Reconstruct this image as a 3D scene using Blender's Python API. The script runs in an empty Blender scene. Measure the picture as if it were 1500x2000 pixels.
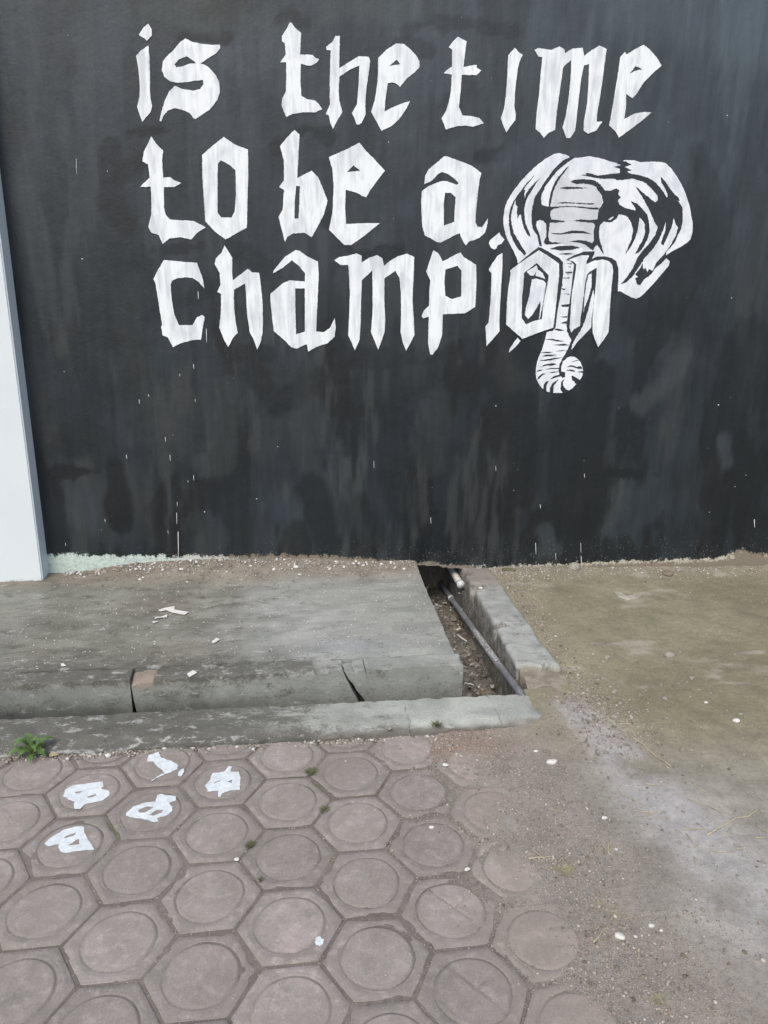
import bpy, bmesh, math, random
import numpy as np
from mathutils import Matrix, Vector
from mathutils.geometry import tessellate_polygon
random.seed(7)
RNG = np.random.default_rng(7)
SC = bpy.context.scene

# ------------------------------------------------------------------ camera
HCAM = 1.58
FPX = 1471.6
PITCH, YAW, ROLL = .29046, .119556, .0141335
_f = np.array([math.sin(YAW)*math.cos(PITCH), math.cos(YAW)*math.cos(PITCH), -math.sin(PITCH)])
_r = np.array([math.cos(YAW), -math.sin(YAW), 0.]); _u = np.cross(_r, _f)
CR = math.cos(ROLL)*_r + math.sin(ROLL)*_u
CU = math.cos(ROLL)*_u - math.sin(ROLL)*_r
cd = bpy.data.cameras.new('camera'); cam = bpy.data.objects.new('camera', cd)
SC.collection.objects.link(cam); SC.camera = cam
cd.sensor_fit = 'VERTICAL'; cd.sensor_height = 36; cd.lens = 36*FPX/2000
cd.clip_end = 500; cd.clip_start = .05
m = Matrix([[CR[i], CU[i], -_f[i], (0, 0, HCAM)[i]] for i in range(3)] + [[0, 0, 0, 1]])
cam.matrix_world = m

# ------------------------------------------------------------------ world, sun, exposure
SUN_EL, SUN_AZ = math.radians(52), math.radians(203)
w = bpy.data.worlds.new('World'); SC.world = w; w.use_nodes = True
nt = w.node_tree; bg = nt.nodes['Background']
sky = nt.nodes.new('ShaderNodeTexSky'); sky.sky_type = 'NISHITA'; sky.sun_disc = False
sky.sun_elevation = SUN_EL; sky.sun_rotation = SUN_AZ
sky.air_density = 1.0; sky.dust_density = 3.5; sky.ozone_density = .8
nt.links.new(sky.outputs[0], bg.inputs[0]); bg.inputs[1].default_value = .15
sd = bpy.data.lights.new('sun', 'SUN'); sun = bpy.data.objects.new('sun', sd); SC.collection.objects.link(sun)
sd.energy = 1.3; sd.angle = math.radians(35); sd.color = (1, .97, .88)
sdir = Vector((math.sin(SUN_AZ)*math.cos(SUN_EL), math.cos(SUN_AZ)*math.cos(SUN_EL), math.sin(SUN_EL)))
sun.rotation_euler = sdir.to_track_quat('Z', 'Y').to_euler()
SC.view_settings.view_transform = 'Standard'; SC.view_settings.look = 'None'
SC.view_settings.exposure = 0.36; SC.view_settings.gamma = 1

# ------------------------------------------------------------------ helpers
W = 3.94            # distance of the black wall
SLABZ = .09
O = np.array([0, 0, HCAM])
def ray(u, v): return _f + CR*(u-750)/FPX - CU*(v-1000)/FPX
def at_z(u, v, z=0.):
    d = ray(u, v); return O + d*((z-HCAM)/d[2])
def at_y(u, v, y=W):
    d = ray(u, v); return O + d*(y/d[1])

def tag(o, label=None, cat=None, group=None, kind=None):
    if label: o['label'] = label
    if cat: o['category'] = cat
    if group: o['group'] = group
    if kind: o['kind'] = kind
    return o
def link(name, me, mat=None, parent=None, smooth=True):
    if mat is not None and not me.materials: me.materials.append(mat)
    o = bpy.data.objects.new(name, me); SC.collection.objects.link(o)
    if parent is not None: o.parent = parent
    if smooth: me.polygons.foreach_set('use_smooth', [True]*len(me.polygons))
    return o
def empty(name, loc=(0, 0, 0)):
    o = bpy.data.objects.new(name, None); o.location = loc; SC.collection.objects.link(o)
    o.empty_display_size = .05; return o
def mesh(name, v, f, cols=None):
    me = bpy.data.meshes.new(name); me.from_pydata([tuple(map(float, a)) for a in v], [], [tuple(map(int, a)) for a in f])
    for k, c in (cols or {}).items():
        c = np.asarray(c)
        if c.ndim == 1:
            a = me.attributes.new(k, 'FLOAT', 'POINT'); a.data.foreach_set('value', c.astype(np.float32))
        else:
            c4 = np.ones((len(c), 4), np.float32); c4[:, :3] = c
            a = me.attributes.new(k, 'FLOAT_COLOR', 'POINT'); a.data.foreach_set('color', c4.ravel())
    me.update(); return me

def _hash(ix, iy, seed):
    n = (ix.astype(np.int64)*374761393 + iy.astype(np.int64)*668265263 + seed*1274126177) & 0xffffffff
    n = ((n ^ (n >> 13))*1274126177) & 0xffffffff
    n = ((n ^ (n >> 15))*2246822519) & 0xffffffff
    return ((n ^ (n >> 16)) & 0xffffff)/float(0xffffff)
def vn(x, y, seed=0):
    x = np.asarray(x, float); y = np.asarray(y, float)
    x0 = np.floor(x); y0 = np.floor(y); fx = x-x0; fy = y-y0
    fx = fx*fx*(3-2*fx); fy = fy*fy*(3-2*fy)
    a = _hash(x0, y0, seed); b = _hash(x0+1, y0, seed); c = _hash(x0, y0+1, seed); d = _hash(x0+1, y0+1, seed)
    return (a*(1-fx)+b*fx)*(1-fy) + (c*(1-fx)+d*fx)*fy
def fbm(x, y, s=1., o=4, seed=0, g=.5):
    x = np.asarray(x, float)/s; y = np.asarray(y, float)/s; t = 0; a = 1; n = 0
    for k in range(o):
        t = t + a*vn(x*2**k+k*17.3, y*2**k-k*9.1, seed+k*31); n += a; a *= g
    return t/n
def ss(a, b, x):
    t = np.clip((np.asarray(x, float)-a)/(b-a), 0, 1); return t*t*(3-2*t)
def mixc(a, b, t):
    t = np.asarray(t)[..., None]; return np.asarray(a)*(1-t) + np.asarray(b)*t
def gridmesh(name, X, Y, Z, keep=None, cols=None):
    n, mm = X.shape; idx = np.arange(n*mm).reshape(n, mm)
    q = np.stack([idx[:-1, :-1], idx[1:, :-1], idx[1:, 1:], idx[:-1, 1:]], -1).reshape(-1, 4)
    if keep is not None: q = q[keep.reshape(-1)]
    V = np.stack([X, Y, Z], -1).reshape(-1, 3)
    used = np.zeros(len(V), bool); used[q.ravel()] = True
    remap = np.cumsum(used)-1
    return fastmesh(name, V[used], remap[q], {k: np.asarray(c).reshape((n*mm,)+np.asarray(c).shape[2:])[used] for k, c in (cols or {}).items()})
def fastmesh(name, V, Q, cols=None):
    V = np.asarray(V, np.float32); Q = np.asarray(Q, np.int32); k = Q.shape[1]
    me = bpy.data.meshes.new(name); me.vertices.add(len(V)); me.vertices.foreach_set('co', V.ravel())
    me.loops.add(Q.size); me.loops.foreach_set('vertex_index', Q.ravel())
    me.polygons.add(len(Q)); me.polygons.foreach_set('loop_start', np.arange(len(Q), dtype=np.int32)*k)
    me.polygons.foreach_set('loop_total', np.full(len(Q), k, np.int32))
    me.update(calc_edges=True); me.validate()
    for kk, c in (cols or {}).items():
        c = np.asarray(c, np.float32)
        if c.ndim == 1:
            a = me.attributes.new(kk, 'FLOAT', 'POINT'); a.data.foreach_set('value', c)
        else:
            c4 = np.ones((len(c), 4), np.float32); c4[:, :3] = c
            a = me.attributes.new(kk, 'FLOAT_COLOR', 'POINT'); a.data.foreach_set('color', c4.ravel())
    return me

# ---- node helper
class N:
    def __init__(s, name, rough=.9, spec=.3):
        s.m = bpy.data.materials.new(name); s.m.use_nodes = True; s.t = s.m.node_tree
        s.b = s.t.nodes['Principled BSDF']; s.b.inputs['Roughness'].default_value = rough
        s.b.inputs['Specular IOR Level'].default_value = spec
    def n(s, k, **kw):
        a = s.t.nodes.new(k)
        for x, y in kw.items(): setattr(a, x, y)
        return a
    def l(s, a, b): s.t.links.new(a, b)
    def val(s, x, inp):
        if hasattr(x, 'is_output'): s.l(x, inp)
        elif isinstance(x, (tuple, list)): inp.default_value = (*x, 1) if len(x) == 3 and inp.type == 'RGBA' else x
        elif isinstance(x, bpy.types.NodeSocket): s.l(x, inp)
        elif inp.type == 'RGBA': inp.default_value = (x, x, x, 1)
        else: inp.default_value = x
    def coord(s, kind='Object', scale=(1, 1, 1), rnd=False):
        c = s.n('ShaderNodeTexCoord'); mp = s.n('ShaderNodeMapping'); mp.inputs['Scale'].default_value = scale
        s.l(c.outputs[kind], mp.inputs[0])
        if rnd:
            oi = s.n('ShaderNodeObjectInfo'); mu = s.math('MULTIPLY', oi.outputs['Random'], 57.)
            cb = s.n('ShaderNodeCombineXYZ'); s.l(mu, cb.inputs[0]); s.l(mu, cb.inputs[1]); s.l(cb.outputs[0], mp.inputs['Location'])
        return mp.outputs[0]
    def noise(s, vec, sc, det=4, rough=.55, dist=0.):
        a = s.n('ShaderNodeTexNoise'); a.inputs['Scale'].default_value = sc; a.inputs['Detail'].default_value = det
        a.inputs['Roughness'].default_value = rough; a.inputs['Distortion'].default_value = dist; s.l(vec, a.inputs['Vector']); return a.outputs['Fac']
    def vor(s, vec, sc, feat='F1', out='Distance', rnd=1.):
        a = s.n('ShaderNodeTexVoronoi'); a.feature = feat; a.inputs['Scale'].default_value = sc; a.inputs['Randomness'].default_value = rnd
        s.l(vec, a.inputs['Vector']); return a.outputs[out]
    def ramp(s, f, stops):
        a = s.n('ShaderNodeValToRGB'); e = a.color_ramp.elements
        while len(e) < len(stops): e.new(.5)
        for i, (p, c) in enumerate(stops):
            e[i].position = p; e[i].color = (c, c, c, 1) if not isinstance(c, (tuple, list)) else (*c, 1)
        s.l(f, a.inputs[0]); return a.outputs[0]
    def mix(s, f, a, b, mode='MIX'):
        x = s.n('ShaderNodeMix', data_type='RGBA', blend_type=mode)
        s.val(f, x.inputs[0]); s.val(a, x.inputs[6]); s.val(b, x.inputs[7]); return x.outputs[2]
    def math(s, op, a, b=0., c=None):
        x = s.n('ShaderNodeMath', operation=op); s.val(a, x.inputs[0]); s.val(b, x.inputs[1])
        if c is not None: s.val(c, x.inputs[2])
        return x.outputs[0]
    def attr(s, name, out='Color'):
        a = s.n('ShaderNodeAttribute', attribute_name=name); return a.outputs[out]
    def bump(s, h, strength=.5, dist=.002, prev=None):
        a = s.n('ShaderNodeBump'); a.inputs['Strength'].default_value = strength; a.inputs['Distance'].default_value = dist
        s.l(h, a.inputs['Height'])
        if prev is not None: s.l(prev, a.inputs['Normal'])
        return a.outputs[0]
    def done(s, col, nrm=None, rough=None):
        s.val(col, s.b.inputs['Base Color'])
        if nrm is not None: s.l(nrm, s.b.inputs['Normal'])
        if rough is not None: s.val(rough, s.b.inputs['Roughness'])
        return s.m

# ------------------------------------------------------------------ materials
def mat_ground():
    k = N('dusty_soil', .95, .2); P = k.coord()
    c = k.attr('Col'); g = k.attr('grit', 'Fac')
    n1 = k.noise(P, 9, 6, .6); n2 = k.noise(P, 60, 5, .65); n3 = k.noise(P, 420, 3, .6)
    c = k.mix(1., c, k.ramp(n1, [(.3, .86), (.7, 1.12)]), 'MULTIPLY')
    c = k.mix(1., c, k.ramp(n2, [(.3, .84), (.7, 1.14)]), 'MULTIPLY')
    c = k.mix(1., c, k.ramp(n3, [(.3, .82), (.7, 1.16)]), 'MULTIPLY')
    # grit: small dark and pale grains, denser where grit is high
    v = k.vor(P, 230, out='Distance'); vc = k.vor(P, 230, out='Color')
    sep = k.n('ShaderNodeSeparateColor'); k.l(vc, sep.inputs[0])
    core = k.ramp(v, [(.22, 1.), (.42, 0.)])
    thr = k.math('GREATER_THAN', sep.outputs[0], k.math('SUBTRACT', .97, k.math('MULTIPLY', g, .55)))
    gm = k.math('MULTIPLY', core, thr)
    gc = k.mix(k.ramp(sep.outputs[1], [(.45, 0.), (.55, 1.)]), (.14, .125, .105), (.44, .41, .36))
    c = k.mix(k.math('MULTIPLY', gm, .8), c, gc)
    b = k.bump(n2, .5, .006); b = k.bump(n3, .5, .0016, b); b = k.bump(gm, .6, .003, b)
    return k.done(c, b)
def mat_paver():
    k = N('worn_concrete_paver', .9, .25); P = k.coord('Object'); Q = k.coord('Object', rnd=True)
    sx = k.n('ShaderNodeSeparateXYZ'); k.l(P, sx.inputs[0])
    r = k.math('SQRT', k.math('ADD', k.math('MULTIPLY', sx.outputs[0], sx.outputs[0]), k.math('MULTIPLY', sx.outputs[1], sx.outputs[1])))
    wob = k.noise(Q, 14, 3, .5)
    rr = k.math('ADD', r, k.math('MULTIPLY', k.math('SUBTRACT', wob, .5), .012))
    oi = k.n('ShaderNodeObjectInfo')
    base = k.mix(oi.outputs['Random'], (.290, .254, .242), (.340, .298, .282))
    rim = (.258, .232, .218)
    disc = k.ramp(k.math('MULTIPLY', rr, 10.), [(.86, 1.), (.92, 0.)])
    c = k.mix(disc, rim, base)
    n0 = k.noise(Q, 11, 4, .6); n1 = k.noise(Q, 34, 5, .65); n2 = k.noise(Q, 260, 4, .65)
    c = k.mix(k.ramp(n0, [(.40, 0.), (.64, .65)]), c, (.205, .198, .175))
    c = k.mix(k.ramp(n1, [(.50, 0.), (.70, .6)]), c, (.43, .39, .365))
    # worn dust lodged in the ring groove
    ring = k.ramp(k.math('MULTIPLY', rr, 10.), [(.80, 0.), (.87, .6), (.90, .6), (.95, 0.)])
    c = k.mix(k.math('MULTIPLY', ring, k.ramp(n1, [(.3, .1), (.6, 1.)])), c, (.155, .145, .13))
    edge = k.ramp(k.math('MULTIPLY', r, 7.), [(.80, 0.), (.93, .4)])
    c = k.mix(k.math('MULTIPLY', edge, k.ramp(n0, [(.3, 0.), (.7, 1.)])), c, (.17, .155, .14))
    c = k.mix(1., c, k.ramp(k.math('FRACT', k.math('MULTIPLY', oi.outputs['Random'], 7.3)), [(0., .86), (1., 1.12)]), 'MULTIPLY')
    geo = k.n('ShaderNodeNewGeometry'); G = geo.outputs['Position']
    g1 = k.noise(G, 3.6, 7, .68, .4); g2 = k.noise(G, 22, 6, .7)
    sg = k.n('ShaderNodeSeparateXYZ'); k.l(G, sg.inputs[0])
    nearsoil = k.ramp(k.math('ADD', sg.outputs[0], k.math('MULTIPLY', g2, .5)), [(.35, 0.), (.95, .30)])
    dd = k.math('ADD', k.math('ADD', k.math('MULTIPLY', g1, .6), k.math('MULTIPLY', g2, .4)), k.math('MULTIPLY', edge, .16))
    dd = k.math('ADD', dd, k.math('MULTIPLY', nearsoil, .12))
    c = k.mix(k.math('MULTIPLY', k.ramp(k.math('ADD', sg.outputs[0], k.math('MULTIPLY', g1, .3)), [(.52, 0.), (.76, 1.)]), .45), c, (.37, .305, .26))
    c = k.mix(k.ramp(dd, [(.46, 0.), (.60, .8)]), c, (.222, .202, .182))
    c = k.mix(1., c, k.ramp(g2, [(.3, .88), (.7, 1.1)]), 'MULTIPLY')
    c = k.mix(1., c, k.ramp(n2, [(.3, .84), (.7, 1.14)]), 'MULTIPLY')
    v = k.vor(Q, 150, out='Distance'); vc = k.vor(Q, 150, out='Color'); se = k.n('ShaderNodeSeparateColor'); k.l(vc, se.inputs[0])
    sp = k.math('MULTIPLY', k.ramp(v, [(.12, 1.), (.25, 0.)]), k.math('GREATER_THAN', se.outputs[0], .965))
    c = k.mix(sp, c, k.mix(se.outputs[1], (.05, .045, .04), (.6, .57, .52)))
    b = k.bump(n1, .35, .002); b = k.bump(n2, .45, .0012, b)
    return k.done(c, b)
def mat_concrete(name='weathered_concrete', tint=(1, 1, 1)):
    k = N(name, .93, .25); P = k.coord()
    c = k.attr('Col')
    P2 = k.coord('Object', (.6, 1, 1.)); n0 = k.noise(P, 5, 5, .6, .3); n1 = k.noise(P2, 17, 9, .74, .3); n2 = k.noise(P, 120, 5, .7); n3 = k.noise(P, 420, 3, .6)
    st = k.attr('stain', 'Fac')
    c = k.mix(1., c, k.ramp(n0, [(.3, .84), (.7, 1.12)]), 'MULTIPLY')
    # dark lichen and dirt breaking the surface where stain is high
    s1 = k.math('ADD', k.math('MULTIPLY', n1, .65), k.math('MULTIPLY', n2, .35))
    sm = k.ramp(k.math('ADD', s1, k.math('MULTIPLY', st, .22)), [(.545, 0.), (.63, .85)])
    c = k.mix(sm, c, (.105, .105, .092))
    pm = k.ramp(k.math('ADD', k.noise(P2, 24, 9, .76, .2), k.math('MULTIPLY', st, .06)), [(.59, 0.), (.67, .7)])
    c = k.mix(pm, c, (.46, .47, .45))
    c = k.mix(1., c, k.ramp(n2, [(.3, .86), (.7, 1.12)]), 'MULTIPLY')
    c = k.mix(1., c, k.ramp(n3, [(.3, .86), (.7, 1.13)]), 'MULTIPLY')
    ag = k.vor(P, 165); agc = k.vor(P, 165, out='Color'); sa = k.n('ShaderNodeSeparateColor'); k.l(agc, sa.inputs[0])
    am = k.math('MULTIPLY', k.math('MULTIPLY', k.ramp(ag, [(.25, 1.), (.42, 0.)]), k.math('GREATER_THAN', sa.outputs[0], .55)), k.ramp(k.noise(P, 6, 5, .65), [(.42, .05), (.60, .6)]))
    c = k.mix(am, c, k.mix(sa.outputs[1], (.13, .125, .11), (.44, .44, .41)))
    v = k.vor(P, 140); vc = k.vor(P, 140, out='Color'); se = k.n('ShaderNodeSeparateColor'); k.l(vc, se.inputs[0])
    sp = k.math('MULTIPLY', k.ramp(v, [(.12, 1.), (.28, 0.)]), k.math('GREATER_THAN', se.outputs[0], .975))
    c = k.mix(k.math('MULTIPLY', sp, .7), c, k.mix(k.math('GREATER_THAN', se.outputs[1], .5), (.07, .065, .06), (.6, .6, .57)))
    dn = k.n('ShaderNodeTexNoise'); dn.inputs['Scale'].default_value = 9; dn.inputs['Detail'].default_value = 6; k.l(P, dn.inputs['Vector'])
    va = k.n('ShaderNodeVectorMath', operation='MULTIPLY_ADD'); k.l(dn.outputs['Color'], va.inputs[0]); va.inputs[1].default_value = (.16, .16, .16); k.l(P, va.inputs[2])
    ce = k.vor(va.outputs[0], 2.6, 'DISTANCE_TO_EDGE'); cm_ = k.math('MULTIPLY', k.ramp(ce, [(.001, 1.), (.0045, 0.)]), k.ramp(k.noise(P, 2.7, 2, .5), [(.54, 0.), (.62, .7)]))
    c = k.mix(cm_, c, (.06, .058, .05))
    pit = k.ramp(k.vor(P, 75), [(.10, 0.), (.22, 1.)])
    b = k.bump(n1, .7, .006); b = k.bump(n2, .8, .003, b); b = k.bump(n3, .5, .001, b); b = k.bump(am, .5, .001, b); b = k.bump(pit, .35, .0012, b); b = k.bump(k.math('SUBTRACT', 1., cm_), .8, .003, b)
    return k.done(c, b)
def mat_black():
    k = N('black_wall_paint', .42, .5); P = k.coord()
    S1 = k.coord('Object', (14, 1, 1.6)); S2 = k.coord('Object', (70, 1, 3.2)); S3 = k.coord('Object', (160, 1, 5))
    c = k.attr('Col')
    a1 = k.noise(S1, 1.6, 5, .6, .4); a2 = k.noise(S2, 1.3, 4, .6, .2); a3 = k.noise(S3, 1., 3, .6)
    c = k.mix(1., c, k.ramp(a1, [(.3, .92), (.7, 1.09)]), 'MULTIPLY')
    c = k.mix(1., c, k.ramp(a2, [(.3, .93), (.75, 1.12)]), 'MULTIPLY')
    c = k.mix(1., c, k.ramp(a3, [(.3, .94), (.72, 1.10)]), 'MULTIPLY')
    # rare pale brush scratches
    sc = k.ramp(k.noise(k.coord('Object', (95, 1, 9)), 1.4, 3, .7, .1), [(.72, 0.), (.80, .16)])
    c = k.mix(sc, c, (.25, .25, .24))
    sv = k.vor(P, 42); svc = k.vor(P, 42, out='Color'); se = k.n('ShaderNodeSeparateColor'); k.l(svc, se.inputs[0])
    lowz = k.n('ShaderNodeSeparateXYZ'); k.l(P, lowz.inputs[0])
    ft = k.math('MULTIPLY', k.ramp(k.noise(k.coord('Object', (1.4, 1, 1)), 95, 5, .75), [(.61, 0.), (.66, 1.)]), k.ramp(k.math('ADD', lowz.outputs[2], k.math('MULTIPLY', k.noise(P, 9, 3, .6), .25)), [(.22, .7), (.36, 0.)]))
    c = k.mix(ft, c, (.46, .48, .46))
    sp = k.math('MULTIPLY', k.ramp(sv, [(.035, 1.), (.075, 0.)]), k.math('GREATER_THAN', se.outputs[0], .992))
    c = k.mix(k.math('MULTIPLY', sp, .6), c, (.6, .62, .62))
    # ragged foot of the paint
    e = k.attr('edge', 'Fac')
    rn = k.noise(k.coord('Object', (.8, 1, 1.2)), 30, 9, .8, .3); rn2 = k.noise(k.coord('Object', (60, 1, 9)), 1.4, 4, .6)
    ee = k.math('ADD', e, k.math('ADD', k.math('MULTIPLY', k.math('SUBTRACT', rn, .5), .13), k.math('MULTIPLY', k.math('SUBTRACT', rn2, .5), .045)))
    pm = k.ramp(k.math('ADD', k.math('MULTIPLY', ee, 20.), .5), [(.46, 0.), (.54, 1.)])
    under = k.attr('Under'); u = k.noise(P, 60, 6, .75, .5)
    under = k.mix(1., under, k.ramp(u, [(.35, .7), (.62, 1.15)]), 'MULTIPLY')
    dirt = k.ramp(k.math('ADD', u, k.math('MULTIPLY', k.attr('soil', 'Fac'), .35)), [(.60, 0.), (.67, 1.)])
    under = k.mix(dirt, under, (.20, .175, .135))
    c = k.mix(pm, under, c)
    rf = k.mix(pm, .95, k.math('ADD', .34, k.math('MULTIPLY', a1, .2)))
    b = k.bump(a2, .3, .0014); b = k.bump(k.noise(P, 90, 4, .6), .35, .0016, b); b = k.bump(k.noise(P, 7, 5, .6), .5, .008, b); b = k.bump(pm, .5, .001, b)
    return k.done(c, b, rf)
def mat_white_paint(name='white_brush_paint', base=(.79, .835, .86), low=(.58, .62, .66), sx=20., sz=2.2, rough=.5):
    k = N(name, rough, .35)
    a = k.noise(k.coord('Object', (sx, 1, sz), rnd=True), 1.4, 3, .5, 1.2); a2 = k.noise(k.coord('Object', (9, 1, 5), rnd=True), 1.6, 3, .5, .8)
    a3 = k.noise(k.coord('Object', (160, 1, 9)), 1.2, 3, .6)
    f = k.math('ADD', k.math('MULTIPLY', a, .55), k.math('MULTIPLY', a2, .45))
    c = k.mix(k.ramp(f, [(.38, 1.), (.56, 0.)]), base, low)
    c = k.mix(1., c, k.ramp(a3, [(.3, .96), (.7, 1.02)]), 'MULTIPLY')
    return k.done(c, k.bump(a, .3, .001))
def mat_plain(name, col, rough=.8, var=.15, sc=60., spec=.3, bump=.3, rnd=False, dist=.001):
    k = N(name, rough, spec); P = k.coord('Object', rnd=rnd)
    n = k.noise(P, sc, 5, .6); n2 = k.noise(P, sc*5, 3, .6)
    c = k.mix(1., col, k.ramp(n, [(.3, 1-var), (.7, 1+var)]), 'MULTIPLY')
    c = k.mix(1., c, k.ramp(n2, [(.3, 1-var*.6), (.7, 1+var*.6)]), 'MULTIPLY')
    return k.done(c, k.bump(n, bump, dist))
def mat_pebble():
    k = N('mixed_gravel', .9, .25); c = k.attr('Col'); n = k.noise(k.coord(), 300, 3, .6)
    return k.done(k.mix(1., c, k.ramp(n, [(.3, .8), (.7, 1.15)]), 'MULTIPLY'))
def mat_white_wall():
    k = N('white_wall_paint', .7, .3); P = k.coord()
    n = k.noise(P, 3, 4, .5); n2 = k.noise(P, 70, 4, .6); n3 = k.noise(P, 400, 2, .5)
    c = k.mix(k.ramp(n, [(.35, 0.), (.7, 1.)]), (.63, .69, .72), (.66, .715, .74))
    c = k.mix(k.ramp(n2, [(.68, 0.), (.75, .12)]), c, (.5, .5, .48))
    sx = k.n('ShaderNodeSeparateXYZ'); k.l(P, sx.inputs[0])
    foot = k.math('ADD', sx.outputs[2], k.math('MULTIPLY', k.math('SUBTRACT', k.noise(P, 45, 6, .7), .5), .07))
    c = k.mix(k.ramp(k.math('MULTIPLY', foot, 5.), [(.42, 1.), (.50, 0.)]), c, (.25, .24, .21))
    b = k.bump(n2, .25, .0015); b = k.bump(n3, .2, .0006, b)
    return k.done(c, b)
M = dict(ground=mat_ground(), paver=mat_paver(), concrete=mat_concrete(), black=mat_black(), letter=mat_white_paint(),
         white_wall=mat_white_wall(),
         elephant=mat_white_paint('elephant_white', (.76, .80, .84), (.60, .64, .70), 9, 5),
         grey=mat_white_paint('elephant_grey', (.60, .63, .67), (.52, .55, .59), 6, 6),
         stroke=mat_plain('black_brush_paint', (.020, .026, .033), .45, .2, 30, .5),
         drip=mat_plain('white_drip', (.56, .59, .60), .5, .1),
         floorpaint=mat_plain('white_floor_paint', (.60, .655, .69), .6, .16, 45, .35, .5),
         pebble=mat_pebble(), white_stone=mat_plain('white_stone', (.66, .65, .62), .85, .12, 40, .3, .5, True, .003),
         grey_stone=mat_plain('grey_stone', (.33, .31, .27), .9, .2, 50, .3, .7, True, .004),
         brown_stone=mat_plain('brown_stone', (.22, .19, .15), .95, .25, 50, .2, .7, True, .004),
         broken=mat_plain('broken_brownish_concrete', (.25, .215, .18), .95, .2, 45, .2, .8, False, .006),
         straw=mat_plain('dry_straw', (.42, .38, .27), .8, .2, 60),
         leaf=mat_plain('green_leaf', (.085, .155, .04), .5, .3, 40, .4, .3, True), stem=mat_plain('green_stem', (.14, .20, .06), .6, .2),
         moss=mat_plain('dull_grass', (.125, .13, .075), .8, .3, 90, .2, .3, True), dryleaf=mat_plain('dry_leaf', (.48, .42, .27), .7, .2, 60, .3, .3),
         drygrass=mat_plain('dry_grass', (.30, .28, .17), .85, .25, 60, .2))
def mat_pipe():
    k = N('grey_plastic_pipe', .55, .4); P = k.coord()
    n = k.noise(P, 110, 6, .75, .4); n2 = k.noise(P, 9, 3, .5)
    sx = k.n('ShaderNodeSeparateXYZ'); k.l(P, sx.inputs[0])
    zone = k.math('MULTIPLY', k.ramp(k.math('MULTIPLY', k.math('SUBTRACT', sx.outputs[1], 2.9), 1.), [(.0, 0.), (.12, 1.), (.5, 1.), (.62, .2)]), .13)
    c = k.mix(k.ramp(n2, [(.35, 0.), (.7, 1.)]), (.135, .14, .16), (.19, .195, .21))
    c = k.mix(k.ramp(k.math('ADD', n, zone), [(.60, 0.), (.65, .85)]), c, (.55, .57, .57))
    return k.done(c, k.bump(n, .3, .001))
M['pipe'] = mat_pipe()
M['pvc'] = mat_plain('dirty_white_plastic', (.52, .50, .44), .5, .25, 30, .4)

# ------------------------------------------------------------------ ground (one sheet, fine where the photo looks)
def cover(x, y): return x - (.545 + .17*(2.4-y))
def ground_z(x, y):
    c = cover(x, y) + .10*(fbm(x, y, .22, 3, 5)-.5)
    z = -.0052 + .0042*(fbm(x, y, .07, 3, 6)-.5) + .0087*ss(-.28, .06, c) + .019*ss(.02, .5, c)
    z += .018*np.exp(-((x-1.12)/.35)**2)*ss(2.6, 3.6, y) - .014*ss(1.4, 2.6, x)*ss(3., 3.9, y)
    far = ss(-.1, .6, c)
    z += (.004+.014*far)*(fbm(x, y, .35, 3, 9)-.5) + (.0030+.0035*far)*(fbm(x, y, .05, 4, 12)-.5)
    z += .014*ss(3.70, 3.93, y)*ss(1.0, 1.2, x)*fbm(x, y, .08, 3, 19)
    # crumbling lip beside the end of the kerb
    d = (x-(.99+.03*(2.4-y)))
    z += .012*ss(.0, .02, d)*ss(.12, .04, d)*ss(1.95, 2.15, y)*ss(2.6, 2.4, y)
    return z
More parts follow.
